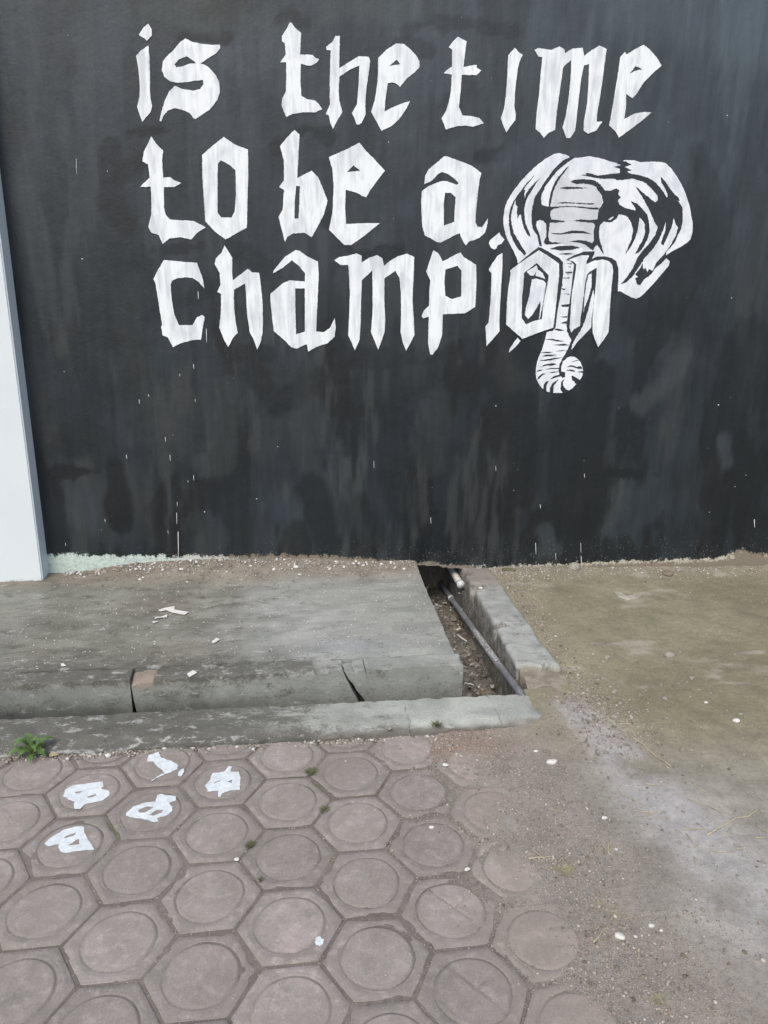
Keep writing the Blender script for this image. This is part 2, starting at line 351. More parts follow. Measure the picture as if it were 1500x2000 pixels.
def ground_col(x, y):
    n = fbm(x, y, .5, 4, 21); n2 = fbm(x, y, .14, 4, 22); n3 = fbm(x, y, .9, 3, 23)
    soil = mixc((.205, .190, .130), (.255, .238, .168), ss(.3, .7, n))
    soil = mixc(soil, (.29, .27, .19), .7*ss(.5, .75, n3)*ss(1.2, 1.8, x))
    soil = mixc(soil, (.195, .18, .132), ss(.55, .8, n2)*.7)
    near = mixc((.255, .245, .218), (.315, .303, .272), ss(.3, .7, n2))
    near = mixc(near, (.215, .215, .180), .6*ss(.5, .75, n))
    t = ss(-.35, .35, (2.15 + .35*(n-.5)) - y + .25*(1.0-x))
    col = mixc(soil, near, t)
    # pale cement spill running from the kerb end toward the viewer
    cx = .985 + .10*(2.4-y)**1.2*np.sign(np.maximum(2.4-y, 0)) if False else .99 + .16*np.clip(2.45-y, 0, 2)
    spill = np.exp(-((x-cx-.06)/(.075+.06*np.clip(2.4-y, 0, 2)))**2)*ss(2.62, 2.45, y)
    spill = np.clip(spill*1.3, 0, 1)*ss(.30, .62, n2+.25*ss(2.2, 2.5, y)+.08)
    col = mixc(col, (.375, .365, .37), spill*(.45+.45*ss(1.3, 2.2, y)))
    grav = ss(.42, .18, cover(x, y) + .25*(n2-.5))
    gcol = mixc((.225, .205, .182), (.285, .265, .238), n2)
    col = mixc(col, gcol, grav*(1-.8*spill))
    col = mixc(col, (.30, .185, .13), .55*np.exp(-(((x-.52)/.22)**2+((y-2.31)/.09)**2)))
    joint = ss(.0, -.3, cover(x, y))
    col = mixc(col, mixc((.14, .122, .11), (.20, .178, .16), n2), joint)
    pale = ss(.64, .80, fbm(x*1.0, y*2.2, .22, 4, 31))*ss(.35, .7, cover(x, y))*.5
    col = mixc(col, (.40, .385, .33), pale)
    col = mixc(col, (.33, .315, .27), .4*ss(3.72, 3.92, y)*n2)
    # dull moss colouring some joints
    mo = ss(.6, .75, fbm(x, y, .3, 3, 41))*joint
    col = mixc(col, (.105, .115, .06), mo*.6)
    grit = np.clip(.25 + .75*ss(.55, .1, np.abs(cover(x, y)-.02)) + .5*ss(3.6, 3.9, y)*ss(.45, .6, n2), 0, 1)
    grit = grit*np.where(cover(x, y) > .25, .6+.8*ss(.5, .7, fbm(x, y, .4, 3, 51)), 1)
    return col, np.clip(grit, 0, 1)
def axis(lo, hi, step, far, k=1.35):
    a = list(np.arange(lo, hi+step/2, step)); s = step*2
    b = []; x = lo
    while x > -far: x -= s; s *= k; b.append(x)
    s = step*2; x = a[-1]; c = []
    while x < far: x += s; s *= k; c.append(x)
    return np.array(b[::-1] + a + c)
gx_ = axis(-1.45, 3.0, .0085, 70); gy_ = axis(1.05, 3.985, .0085, 70)
GX, GY = np.meshgrid(gx_, gy_, indexing='ij')
GZ = ground_z(GX, GY); GC, GG = ground_col(GX, GY)
cxm = (GX[:-1, :-1]+GX[1:, 1:])/2; cym = (GY[:-1, :-1]+GY[1:, 1:])/2
keep = ~((cxm < .90) & (cym > 2.42) & (cym < 3.99)) & ~((cxm < 1.06) & (cym > 2.64) & (cym < 3.99)) & ~((cym >= 3.96) & (cym < 4.4))
ground = link('ground', gridmesh('ground', GX, GY, GZ, keep, {'Col': GC, 'grit': GG}), M['ground'])
tag(ground, kind='structure')

# ------------------------------------------------------------------ hexagonal pavers
S = .15518*HCAM; PHI = .01525; PO = (-.434187*HCAM, 1.379265*HCAM)
pavement = empty('pavement'); tag(pavement, kind='structure')
def hexdist(x, y):   # distance to a flat-top hexagon's sides, 1 at the side
    ap = S/2
    return np.maximum.reduce([np.abs(y), np.abs(y*.5+x*.8660254), np.abs(y*.5-x*.8660254)])/ap
def paver_mesh(kind):
    ap = S/2; NS = 60; rings = np.concatenate([np.linspace(0, .62, 9), np.linspace(.66, .84, 12), np.linspace(.875, .945, 4), [.958, .966, .966]])
    V = []; F = []
    ang = np.arange(NS)*2*math.pi/NS
    hexr = 1/np.maximum.reduce([np.abs(np.sin(ang)), np.abs(np.sin(ang)*.5+np.cos(ang)*.8660254), np.abs(np.sin(ang)*.5-np.cos(ang)*.8660254)])
    Rd = .735*ap
    for i, r in enumerate(rings):
        t = ss(.60, .95, r) if i < len(rings) else 1
        rad = ap*r*(1*(1-t)+(hexr*.97+.03)*t)
        x = rad*np.cos(ang); y = rad*np.sin(ang); rr = np.hypot(x, y)
        rj = rr/(1+.05*(fbm(np.cos(ang)*.1+kind, np.sin(ang)*.1+kind*2, .06, 3, 160+kind)-.5)); h = .0024*(1-(rj/Rd)**2*.5)*(rj < Rd)
        edge = ss(Rd-.006, Rd+.001, rj); h = h*(1-edge)
        h = h - .0030*np.exp(-((rj-Rd-.002)/.0036)**2)
        h = h - .0010*np.exp(-((rj-Rd-.011)/.004)**2)*(.4+fbm(x, y, .08, 2, 170+kind))
        hd = hexdist(x, y); h = h - .0036*ss(.84, 1., hd) - .004*ss(.62, .75, fbm(x*1.3, y*1.3+kind, .045, 3, 180+kind))*ss(.80, .97, hd)
        ins = rr < Rd*1.02
        if kind == 1: d = np.abs(x-.012-.25*y); h = h - .0028*np.exp(-(d/.0022)**2)*ins
        if kind == 2: d = np.abs(rr*0+np.hypot(x-.05, y+.055)-.085); h = h - .0028*np.exp(-(d/.003)**2)*ins
        if kind == 3: d = np.minimum(np.abs(x*.8+y*.6-.01), np.where(x > .0, np.abs(x*.55-y*.83), 9)); h = h - .0032*np.exp(-(d/.003)**2)*ins
        if kind == 4: d = np.abs(np.hypot(x+.06, y-.06)-.10); h = h - .0028*np.exp(-(d/.0028)**2)*ins
        h = h + .0030*(fbm(x+kind, y+3*kind, .05, 3, 60+kind)-.5)
        if i == len(rings)-2: h = h*0-.006
        if i == len(rings)-1: h = h*0-.05
        V += list(zip(x, y, h))
    nr = len(rings)
    for i in range(1, nr-0-1+0):
        for j in range(NS):
            a = i*NS+j; b = i*NS+(j+1) % NS
            if i+1 < nr: F.append((a, a+NS, b+NS, b))
    # centre ring (ring 0 is degenerate at the centre)
    c = 0
    for j in range(NS): F.append((c, NS+j, NS+(j+1) % NS))
    me = bpy.data.meshes.new('paver'); me.from_pydata([tuple(map(float, v)) for v in V], [], F)
    bm = bmesh.new(); bm.from_mesh(me)
    bmesh.ops.delete(bm, geom=[v for v in bm.verts if not v.link_faces], context='VERTS')
    bmesh.ops.recalc_face_normals(bm, faces=bm.faces); bm.to_mesh(me); bm.free()
    me.materials.append(M['paver']); me.polygons.foreach_set('use_smooth', [True]*len(me.polygons))
    return me
PM = [paver_mesh(k) for k in range(5)]
KERB_Y = 2.388
paver_at = {}
# (column, row*2) -> variant where the photo shows a particular disc
special = {(4, -4): 1, (5, -5): 3, (0, 0): 0, (-1, 1): 1, (1, -5): 4, (5, -1): 1, (6, -2): 2, (-1, -3): 0, (5, -3): 1, (6, -6): 2, (5, -7): 3, (7, -5): 2}
cnt = 0
for ci in range(-16, 10):
    for r2 in range(-22, 4):
        if (ci + r2) % 2: continue
        c = ci*S*.8660254; d = r2*.5*S
        x = PO[0] + c*math.cos(PHI) - d*math.sin(PHI); y = PO[1] + c*math.sin(PHI) + d*math.cos(PHI)
        if x < -3.4 or y < -.35 or y - S*.5 > KERB_Y - .03: continue
        if cover(x, y) > .10: continue
        rr = random.Random(ci*100+r2)
        k = special.get((ci, r2), rr.choice([0, 0, 0, 0, 2, 4]))
        me = PM[k]
        cut = y + S*.5 > KERB_Y
        o = bpy.data.objects.new('paver', me)
        z = rr.uniform(-.003, .002) + .0026*float(ss(-.3, -.05, cover(x, y))) - .0035*float(ss(-.02, .1, cover(x, y)))
        rot = PHI + math.radians(rr.choice([0, 60, 120, 180, 240, 300]) if (ci, r2) not in special else 0) + rr.uniform(-.02, .02)
        if cut:
            m2 = me.copy(); bm = bmesh.new(); bm.from_mesh(m2)
            bm.transform(Matrix.Rotation(rot, 4, 'Z'))
            bmesh.ops.bisect_plane(bm, geom=bm.verts[:]+bm.edges[:]+bm.faces[:], plane_co=(0, KERB_Y-y, 0), plane_no=(0, 1, 0), clear_outer=True)
            bm.to_mesh(m2); bm.free(); o.data = m2; rot = 0
        o.location = (x, y, z); o.rotation_euler = (rr.uniform(-.016, .016), rr.uniform(-.016, .016), rot); o.parent = pavement
        SC.collection.objects.link(o); paver_at[(ci, r2)] = o; cnt += 1
print('pavers', cnt)

# ------------------------------------------------------------------ concrete blocks with worn edges
def block(name, xs, y0f, y1f, top, z0, colf, parent=None, seed=0, chip=.006, ny=24, mat=None, nz=6, stain=None, xjag=0., shear=(0., 0.)):
    """top surface over a grid of xs by t in 0..1 between y0f(x) and y1f(x), with sides down to z0; edges chipped"""
    xs = np.asarray(xs, float); wid = float(np.mean(y1f(xs[:1])-y0f(xs[:1]))); e_ = np.array([0, .0022, .006, .011])/wid
    t = np.concatenate([e_, np.linspace(.018/wid, 1-.018/wid, ny), 1-e_[::-1]])
    xs = np.concatenate([xs[:1]+[0, .0022, .006], xs[1:-1], xs[-1:]-[.006, .0022, 0]]) if xs[1]-xs[0] > .007 else xs
    X, T = np.meshgrid(xs, t, indexing='ij'); Y = y0f(X)*(1-T) + y1f(X)*T
    if xjag:
        J = lambda xb: xjag*(fbm(Y, Y*0+round(xb, 1)*3.7, .035, 4, 75)-.5)*2
        X = X + J(xs[0])*np.clip(1-(X-xs[0])/.05, 0, 1) + J(xs[-1])*np.clip(1-(xs[-1]-X)/.05, 0, 1)
    Z = top(X, Y)
    dx = np.minimum(X-X[:1], X[-1:]-X); dy = np.minimum(Y-Y[:, :1], Y[:, -1:]-Y); d = np.minimum(dx, dy)
    cn = ss(.45, .80, fbm(X, Y, .045, 5, seed+3, .6))
    Z = Z - chip*(.12+2.6*cn)*np.exp(-d/(.0015+.010*cn)) + .0012*(fbm(X, Y, .03, 3, seed+8)-.5)
    nx, nyy = X.shape; V = [np.stack([X, Y, Z], -1).reshape(-1, 3)]
    idx = np.arange(nx*nyy).reshape(nx, nyy)
    F = [np.stack([idx[:-1, :-1], idx[1:, :-1], idx[1:, 1:], idx[:-1, 1:]], -1).reshape(-1, 4)]
    loop = np.concatenate([idx[:, 0], idx[-1, 1:], idx[-2::-1, -1], idx[0, -2:0:-1]])
    P = V[0][loop]; cen = P.mean(0); base = nx*nyy; prev = loop; n = len(loop)
    nrm = np.roll(P, -1, 0)-np.roll(P, 1, 0); nrm = np.stack([nrm[:, 1], -nrm[:, 0]], -1); nrm /= np.linalg.norm(nrm, axis=1)[:, None]+1e-9
    acc = np.cumsum(np.hypot(*(np.roll(P, -1, 0)-P)[:, :2].T))
    for k in range(1, nz+1):
        tt = (k/nz)**1.3; q = P.copy(); q[:, 2] = P[:, 2]*(1-tt) + z0*tt
        off = .004*(fbm(acc, q[:, 2], .05, 3, seed+11)-.5)
        q[:, :2] += nrm*off[:, None]
        V.append(q); cur = base + np.arange(n); base += n
        F.append(np.stack([prev, cur, np.roll(cur, -1), np.roll(prev, -1)], -1)); prev = cur
    V = np.concatenate(V); F = np.concatenate(F)
    dep = np.clip(SLABZ-.005-V[:, 2], 0, .2); zz_ = dep*(1+.5*(fbm(V[:, 2], V[:, 2]*0, .05, 3, 77)-.5))
    V[:, 0] += shear[0]*zz_*np.clip(1-(V[:, 0]-xs[0])/.07, 0, 1) + shear[1]*zz_*np.clip(1-(xs[-1]-V[:, 0])/.07, 0, 1)
    col = colf(V[:, 0], V[:, 1], V[:, 2]); st = stain(V[:, 0], V[:, 1], V[:, 2]) if stain else np.zeros(len(V))
    me = fastmesh(name, V, F, {'Col': col, 'stain': st})
    o = link(name, me, mat or M['concrete'], parent); me.set_sharp_from_angle(angle=math.radians(35)); return o
lin = lambda a, b, s: np.linspace(a, b, max(2, int(round((b-a)/s))+1))
K = lambda v: (lambda x: np.zeros_like(x)+v)
SY0, SY1, SYM = 2.745, 3.945, 2.842

def slab_col(x, y, z):
    n = fbm(x, y, .35, 4, 71); n2 = fbm(x*.6, y*1.6, .1, 4, 72)
    left = mixc((.185, .188, .162), (.25, .253, .218), ss(.3, .7, n2))
    left = mixc(left, (.19, .172, .145), ss(.5, .75, n)*.5)
    right = mixc((.255, .268, .250), (.325, .338, .315), ss(.3, .7, n2))
    left = mixc(left, (.135, .132, .112), .7*ss(.55, .72, fbm(x*.7, y*1.4, .2, 5, 73)))
    c = mixc(left, right, ss(-.42, -.05, x + .35*(n-.5)))
    c = mixc(c, (.40, .41, .41), .6*np.exp(-(((x+.12)/.30)**2+((y-3.22)/.22)**2))*ss(.3, .6, n2))
    c = mixc(c, (.37, .38, .40), .5*np.exp(-(((x-.2)/.22)**2+((y-2.95)/.09)**2)))
    c = mixc(c, (.26, .28, .26), .35*ss(-1.1, -1.3, x))
    dirt = ss(3.62, 3.84, y + .16*(n-.5))
    c = mixc(c, mixc((.19, .165, .13), (.27, .24, .20), n2), dirt*.9)
    f = ss(.0, -.12, z-.07)          # face that looks on the gutter: greyer, shade of the narrow gap painted in at its foot and darker to the left
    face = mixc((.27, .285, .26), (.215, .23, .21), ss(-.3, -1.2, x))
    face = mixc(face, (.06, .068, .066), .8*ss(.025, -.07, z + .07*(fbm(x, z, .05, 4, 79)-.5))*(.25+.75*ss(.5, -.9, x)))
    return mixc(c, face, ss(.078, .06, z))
def slab_stain(x, y, z):
    s = .18*ss(.1, -.5, x) + .6*np.exp(-((y-2.80)/.09)**2)*ss(.3, -.1, x)
    return np.where(z < .07, .15, s)
def slab_top(X, Y):
    n = fbm(X, Y, .3, 3, 75)
    z = SLABZ + .006*(n-.5)
    m = ss(-1.25, -.75, X)*(1-.72*ss(-.1, .5, X))
    z = z + ss(3.66, 3.945, Y)*m*(.05+.02*(fbm(X, Y, .12, 3, 77)-.5)) + .006*ss(3.6, 3.9, Y)*fbm(X, Y, .04, 3, 78)
    return z
slab = empty('concrete_apron'); tag(slab, kind='structure')
block('slab', lin(-3.3, .652, .0125), K(SYM+.002), K(SY1), slab_top, -.3, slab_col, slab, 1, .002, 90, nz=8, stain=slab_stain)
edge_top = lambda X, Y: SLABZ-.001+.006*(fbm(X, Y, .2, 3, 81)-.5)+0*X
jag = lambda a, s, sd: (lambda x: a+s*(fbm(x, x*0, .06, 3, sd)-.5))
block('edge_block', lin(-3.3, -.672, .012), K(SY0), jag(SYM-.002, .006, 5), edge_top, -.3, slab_col, slab, 2, .0075, 9, nz=12, stain=slab_stain, xjag=.005)
block('edge_block', lin(-.5745, .168, .010), K(SY0), jag(SYM-.002, .006, 6), edge_top, -.3, slab_col, slab, 3, .0085, 9, nz=12, stain=slab_stain, xjag=.006, shear=(-.10, .42))
block('edge_block', lin(.262, .667, .010), K(SY0), K(SYM-.0005), edge_top, -.3, slab_col, slab, 4, .003, 9, nz=12, stain=slab_stain, xjag=.006, shear=(.12, 0.))
# the two places where the edge is broken: lower, cracked pieces
def br_col(x, y, z):
    c = mixc((.33, .275, .23), (.25, .22, .19), fbm(x, y, .04, 3, 85)); return mixc(slab_col(x, y, np.minimum(z, .05)), c, ss(.040, .052, z))
t1 = lambda X, Y: SLABZ-.020-.16*np.clip(SYM-.055-Y, 0, 1)+.005*(fbm(X, Y, .02, 3, 87)-.5)
for q_, (xa, xb, dz_) in enumerate([(-.6705, -.630, 0.), (-.6285, -.576, .006)]):
    o = block('broken_piece', lin(xa, xb, .005), K(SY0+.001), K(SYM-.004), lambda X, Y, dz_=dz_: t1(X, Y)+dz_, -.3, br_col, slab, 5+q_, .004, 12, nz=12, xjag=.004, shear=(.1*(1-q_), -.1*q_))
    o['label'] = 'brownish broken piece sunk in a notch of the slab edge'
block('broken_piece', lin(.171, .206, .004), K(SY0+.005), K(SYM-.006), lambda X, Y: SLABZ-.010-.35*np.clip(X-.171, 0, 1)+.004*(fbm(X, Y, .02, 3, 88)-.5), -.3, slab_col, slab, 7, .006, 10, nz=12, xjag=.005, shear=(.40, .34))
block('broken_piece', lin(.209, .2585, .004), K(SY0+.003), K(SYM-.002), lambda X, Y: SLABZ-.012+.15*np.clip(X-.224, 0, 1)+.004*(fbm(X, Y, .02, 3, 89)-.5), -.3, slab_col, slab, 8, .006, 10, nz=12, xjag=.005, shear=(.30, .12))

# kerb: three lengths parted by jagged cracks
def kerb_col(x, y, z):
    n = fbm(x, y, .25, 4, 91); n2 = fbm(x*.8, y*1.5, .07, 4, 92)
    left = mixc((.14, .145, .13), (.26, .265, .245), ss(.38, .6, fbm(x*.6, y*1.6, .05, 5, 92)))
    right = mixc((.31, .33, .305), (.38, .40, .37), ss(.3, .7, n2))
    c = mixc(left, right, ss(-.35, .2, x + .5*(n-.5)))
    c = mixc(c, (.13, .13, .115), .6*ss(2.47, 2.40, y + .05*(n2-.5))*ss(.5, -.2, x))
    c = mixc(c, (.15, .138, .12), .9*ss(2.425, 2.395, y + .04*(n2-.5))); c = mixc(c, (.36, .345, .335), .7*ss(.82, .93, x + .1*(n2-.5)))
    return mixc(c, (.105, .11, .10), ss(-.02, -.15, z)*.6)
def kerb_stain(x, y, z): return .75*ss(.35, -.4, x) + .2*ss(2.46, 2.4, y) - .15*ss(.3, .6, x)
ktop = lambda X, Y: .030 + .003*(fbm(X, Y, .15, 3, 93)-.5) - .016*ss(2.45, 2.39, Y) - .012*ss(-.3, -1., X)*ss(2.47, 2.4, Y) - .016*ss(.86, .935, X + .04*(fbm(X, Y, .05, 3, 96)-.5))
kerb = empty('kerb'); tag(kerb, kind='structure')
for i, (a, b) in enumerate([(-3.3, .3992), (.4002, .7395), (.7405, .932)]):
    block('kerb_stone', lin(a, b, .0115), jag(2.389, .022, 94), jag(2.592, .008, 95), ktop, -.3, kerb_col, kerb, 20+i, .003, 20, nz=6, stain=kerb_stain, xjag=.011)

# gutter floor between slab and kerb, and the floor of the side drain
DZ = lambda X, Y: -.245 + .015*ss(2.75, 4.0, Y)
gxs = lin(-3.3, .93, .02); gys = lin(2.57, 2.76, .02)
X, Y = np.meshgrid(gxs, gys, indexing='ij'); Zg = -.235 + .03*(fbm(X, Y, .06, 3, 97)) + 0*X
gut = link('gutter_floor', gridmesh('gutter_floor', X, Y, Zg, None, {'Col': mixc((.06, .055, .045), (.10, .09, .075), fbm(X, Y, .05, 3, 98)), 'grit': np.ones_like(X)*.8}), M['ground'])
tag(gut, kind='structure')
X, Y = np.meshgrid(lin(.62, .98, .006), lin(2.585, 4.35, .006), indexing='ij')
nn = fbm(X, Y, .05, 4, 99); Zd = DZ(X, Y) + .045*(nn-.45) + .03*(fbm(X, Y, .2, 2, 101)-.5) - .022*ss(.80, .92, X)*ss(3.4, 2.8, Y)
dc = mixc((.13, .118, .105), (.22, .205, .185), ss(.3, .7, fbm(X, Y, .04, 4, 102)))
dc = mixc(dc, (.10, .075, .04), .5*ss(3.5, 3.9, Y))
dfl = link('drain_floor', gridmesh('drain_floor', X, Y, Zd, None, {'Col': dc, 'grit': np.ones_like(X)*.8}), M['ground'])
tag(dfl, kind='structure')

# right wall of the drain, ragged along its inner arris, broken at its near end
def dw_col(x, y, z):
    n = fbm(x, y, .2, 4, 105); n2 = fbm(x, y, .05, 3, 106)
    top = mixc((.29, .305, .295), (.36, .375, .36), ss(.3, .7, n2))
    top = mixc(top, (.26, .24, .21), ss(3.55, 3.8, y + .1*(n-.5)))
    face = mixc((.26, .25, .225), (.33, .32, .29), fbm(y*2, z*.6, .06, 3, 107))
    c = mixc(top, face, ss(.035, .02, z))
    return mixc(c, (.25, .215, .17), .85*ss(.044, .036, z)*ss(.004, .012, z)*ss(.932, .945, x))
dwall = empty('drain_wall', (1.0, 3.3, 0)); tag(dwall, 'low grey concrete drain wall with chipped edge right of the pipe', 'low wall')
def inner(y):
    return .927 - .012*ss(3.3, 2.9, y) + .075*ss(.50, .62, fbm(y, y*0, .16, 3, 108))*ss(2.85, 2.95, y)*ss(3.85, 3.7, y) + .008*(fbm(y, y*0, .04, 3, 109)-.5)
def outer(y):
    return 1.087 + .018*(fbm(y, y*0, .12, 3, 110)-.5) + .01*ss(3.1, 2.8, y)
def dwall_mesh():
    ys = lin(2.765, 4.3, .009); t = np.linspace(0, 1, 18)
    Yg, T = np.meshgrid(ys, t, indexing='ij'); n1 = .014*(fbm(T*.16, Yg, .05, 3, 111)-.5)
    ye = Yg + ss(3.05, 2.765, Yg)*(.07*(1-T) -.015 + .05*(fbm(T, T*0, .22, 3, 112)-.5))
    Xg = inner(ye)*(1-T) + outer(ye)*T
    Zg = .050 + .004*(fbm(Xg, ye, .15, 3, 113)-.5) - .012*ss(.06, 0, T)*fbm(Xg, ye, .03, 3, 114) - .010*ss(.93, 1, T) - .012*ss(2.785, 2.765, Yg)
    V = [np.stack([Xg, ye, Zg], -1).reshape(-1, 3)]; n, k = Xg.shape; idx = np.arange(n*k).reshape(n, k)
    F = [np.stack([idx[:-1, :-1], idx[:-1, 1:], idx[1:, 1:], idx[1:, :-1]], -1).reshape(-1, 4)]
    # inner side: ledge where the arris has broken away, then the flat face
    base = n*k; prev = idx[:, 0]; yy = ye[:, 0]; xi = Xg[:, 0]; br = np.clip((xi-.93)/.06, 0, 1)
    rows = [(.022, .55), (.012, .12), (.0, 0), (-.04, 0), (-.08, 0), (-.12, 0), (-.17, 0), (-.23, 0), (-.30, 0)]
    for j, (zz, bl) in enumerate(rows):
        x = .9235*(1-bl) + xi*bl + .003*(fbm(yy, yy*0+zz, .06, 3, 115)-.5)
        x = np.minimum(x, xi) - (0 if j else 0)
        z = zz - br*.030*(j < 3)*(1-j*.2) + .012*br*(fbm(yy, yy*0, .02, 3, 116+j)-.5)*(j < 3)
        V.append(np.stack([x, yy, z], -1)); cur = base+np.arange(n); base += n
        F.append(np.stack([prev[:-1], prev[1:], cur[1:], cur[:-1]], -1)); prev = cur
    lastin = prev
    prev = idx[:, -1]; yo = ye[:, -1]; xo = Xg[:, -1]
    for zz in (0., -.1):
        V.append(np.stack([xo+.004, yo, yo*0+zz], -1)); cur = base+np.arange(n); base += n
        F.append(np.stack([prev[:-1], cur[:-1], cur[1:], prev[1:]], -1)); prev = cur
    prev = idx[0, :]; xe = Xg[0]; y0 = ye[0]
    for zz in (.02, -.01, -.10, -.3):
        V.append(np.stack([xe, y0-.004+.014*(fbm(xe, xe*0+zz, .04, 3, 118)-.5), xe*0+zz], -1)); cur = base+np.arange(k); base += k
        F.append(np.stack([prev[:-1], cur[:-1], cur[1:], prev[1:]], -1)); prev = cur
    V = np.concatenate(V); F = np.concatenate(F)
    return fastmesh('wall_body', V, F, {'Col': dw_col(V[:, 0], V[:, 1], V[:, 2]), 'stain': .1+.25*(V[:, 2] < .03)})
o = link('wall_body', dwall_mesh(), M['concrete'], None); o.parent = dwall; o.matrix_parent_inverse = dwall.matrix_basis.inverted()
def lowpiece(xs, y0, y1, zt, seed, name='broken_end', mat=None, slope=.1):
    o = block(name, xs, jag(y0, .03, seed), jag(y1, .03, seed+1), lambda X, Y: zt+slope*(Y-y0)+.012*(fbm(X, Y, .05, 3, seed+2)-.5),
              -.3, lambda x, y, z: mixc((.22, .19, .155), (.34, .30, .25), ss(.3, .7, fbm(x, y, .05, 3, seed+3))), None, seed, .010, 16, mat=mat, nz=8, xjag=.012)
    o.parent = dwall; o.matrix_parent_inverse = dwall.matrix_basis.inverted(); return o
o = lowpiece(lin(.925, 1.10, .007), 2.645, 2.86, .018, 130, slope=.06); o['label'] = 'lower brown broken end of the drain wall'
o = lowpiece(lin(.955, 1.055, .006), 2.560, 2.655, .014, 140); o['label'] = 'pale brown loose lump at the foot of the drain wall'

# ------------------------------------------------------------------ pipes
def tube(name, pts, r, mat, parent=None, seg=16, cap=True):
    pts = [Vector(p) for p in pts]; V = []; F = []
    for i, p in enumerate(pts):
        d = (pts[min(i+1, len(pts)-1)]-pts[max(i-1, 0)]).normalized()
        a = d.orthogonal().normalized() if i == 0 else (a - d*a.dot(d)).normalized(); b = d.cross(a)
        rr = r[i] if isinstance(r, (list, tuple)) else r
        for j in range(seg):
            t = 2*math.pi*j/seg; V.append(p + (a*math.cos(t)+b*math.sin(t))*rr)
    for i in range(len(pts)-1):
        for j in range(seg): F.append((i*seg+j, i*seg+(j+1) % seg, (i+1)*seg+(j+1) % seg, (i+1)*seg+j))
    if cap: F += [tuple(range(seg))[::-1], tuple(range((len(pts)-1)*seg, len(pts)*seg))]
    return link(name, mesh(name, V, F), mat, parent)
p = empty('drain_pipe'); tag(p, 'long thin grey plastic pipe lying down the drain channel', 'pipe')
pts = [(.894, 2.60, -.004), (.893, 2.70, -.014), (.893, 3.0, -.054), (.894, 3.4, -.104), (.893, 3.8, -.150), (.888, 4.1, -.178), (.886, 4.35, -.2)]
tube('pipe_body', pts, .0160, M['pipe'], p, 20)
tube('pipe_ring', [(.8895, 4.015, -.1705), (.8885, 4.05, -.1735)], .018, M['drip'], p, 20)
q = empty('outlet_pipe'); tag(q, 'short dirty white pipe stub poking out of the wall hole', 'pipe')
tube('pipe_body', [(.905, 3.87, -.020), (.900, 3.93, -.014), (.89, 4.2, 0.)], [.019, .020, .020], M['pvc'], q, 18)
o = tube('pipe_ring', [(.9065, 3.855, -.0215), (.9045, 3.885, -.0185)], .0225, M['drip'], q, 18)

# ------------------------------------------------------------------ black wall
def seg_d(px, py, a, b):
    ax, ay = a; bx, by = b; L = (bx-ax)**2+(by-ay)**2+1e-9
    t = np.clip(((px-ax)*(bx-ax)+(py-ay)*(by-ay))/L, 0, 1); return np.hypot(px-ax-t*(bx-ax), py-ay-t*(by-ay))
XL = -1.322
wx = axis(-1.40, 3.1, .0115, 7, 1.5); wx = wx[(wx > -3.4)]; wx = np.concatenate([wx, []])
wz = np.concatenate([np.arange(-.32, -.02, .03), np.arange(-.02, .26, .006), np.arange(.26, 3.06, .0125), np.arange(3.1, 3.9, .1)])
WX, WZ = np.meshgrid(wx, wz, indexing='ij')
# photograph coordinates of every wall vertex, used to lay out the painter's marks and the painted-in sheen
d = np.stack([WX, WX*0+W, WZ-HCAM], -1); zz = d@_f; PU = 750+FPX*(d@CR)/zz; PV = 1000-FPX*(d@CU)/zz
n1 = fbm(WX, WZ*.35, .16, 4, 201); n2 = fbm(WX, WZ, .35, 4, 202); n3 = fbm(WX, WZ*.3, .05, 3, 203); n4 = fbm(WX, WZ, .9, 3, 204)
wc = mixc((.0105, .0160, .0205), (.0195, .0265, .0320), ss(.3, .75, n2))
wc = mixc(wc, (.040, .041, .040), .7*ss(.50, .78, n1)*ss(.3, .6, n4+.1))
wc = mixc(wc, (.036, .036, .030), .5*ss(.55, .8, n3)*ss(900, 250, PU)*ss(600, 800, PV))
wc = mixc(wc, (.040, .048, .054), ss(620, 60, PV)*.8)  # glossy sky sheen painted into the colour, paler towards the top
wc = mixc(wc, (.072, .087, .094), ss(650, 1450, PU)*ss(520, 0, PV)*.9)  # stronger reflected sheen painted into the upper right
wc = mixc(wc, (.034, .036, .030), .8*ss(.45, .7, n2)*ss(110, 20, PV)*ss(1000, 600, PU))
n5 = fbm(WX, WZ*.13, .028, 3, 231); n6 = fbm(WX, WZ*.3, .17, 4, 233); n7 = fbm(WX, WZ*.22, .11, 4, 235)
low = ss(420, 700, PV)
wc = wc*(1 - (.25+.2*low)*ss(.50, .545, n6))[..., None]
wc = mixc(wc, (.036, .0365, .0345), (.15+.55*low)*ss(.52, .60, n7)*ss(.35, .6, n5)*ss(1250, 900, PU))
wc = mixc(wc, (.040, .047, .051), .6*ss(.55, .66, n7)*(1-low))
wc = wc*(.88+.26*ss(.25, .75, n5))[..., None]
wc = mixc(wc, wc*1.35, ss(.56, .70, fbm(WX, WZ*.7, .30, 5, 239))*.8)
def mark(pts, wd, col, a, soft=.6):
    global wc
    D = np.full(PU.shape, 1e9)
    for i in range(len(pts)-1): D = np.minimum(D, seg_d(PU, PV, pts[i], pts[i+1]))
    D = D + 34*(fbm(WX, WZ*.4, .09, 4, int(pts[0][0]) % 97)-.5) + 7*(fbm(WX, WZ*.12, .014, 2, int(pts[0][1]) % 89)-.5)
    wc = mixc(wc, col, a*ss(wd*1.0+wd*soft, wd*(1-soft), D))
DK = (.0062, .0095, .0125)
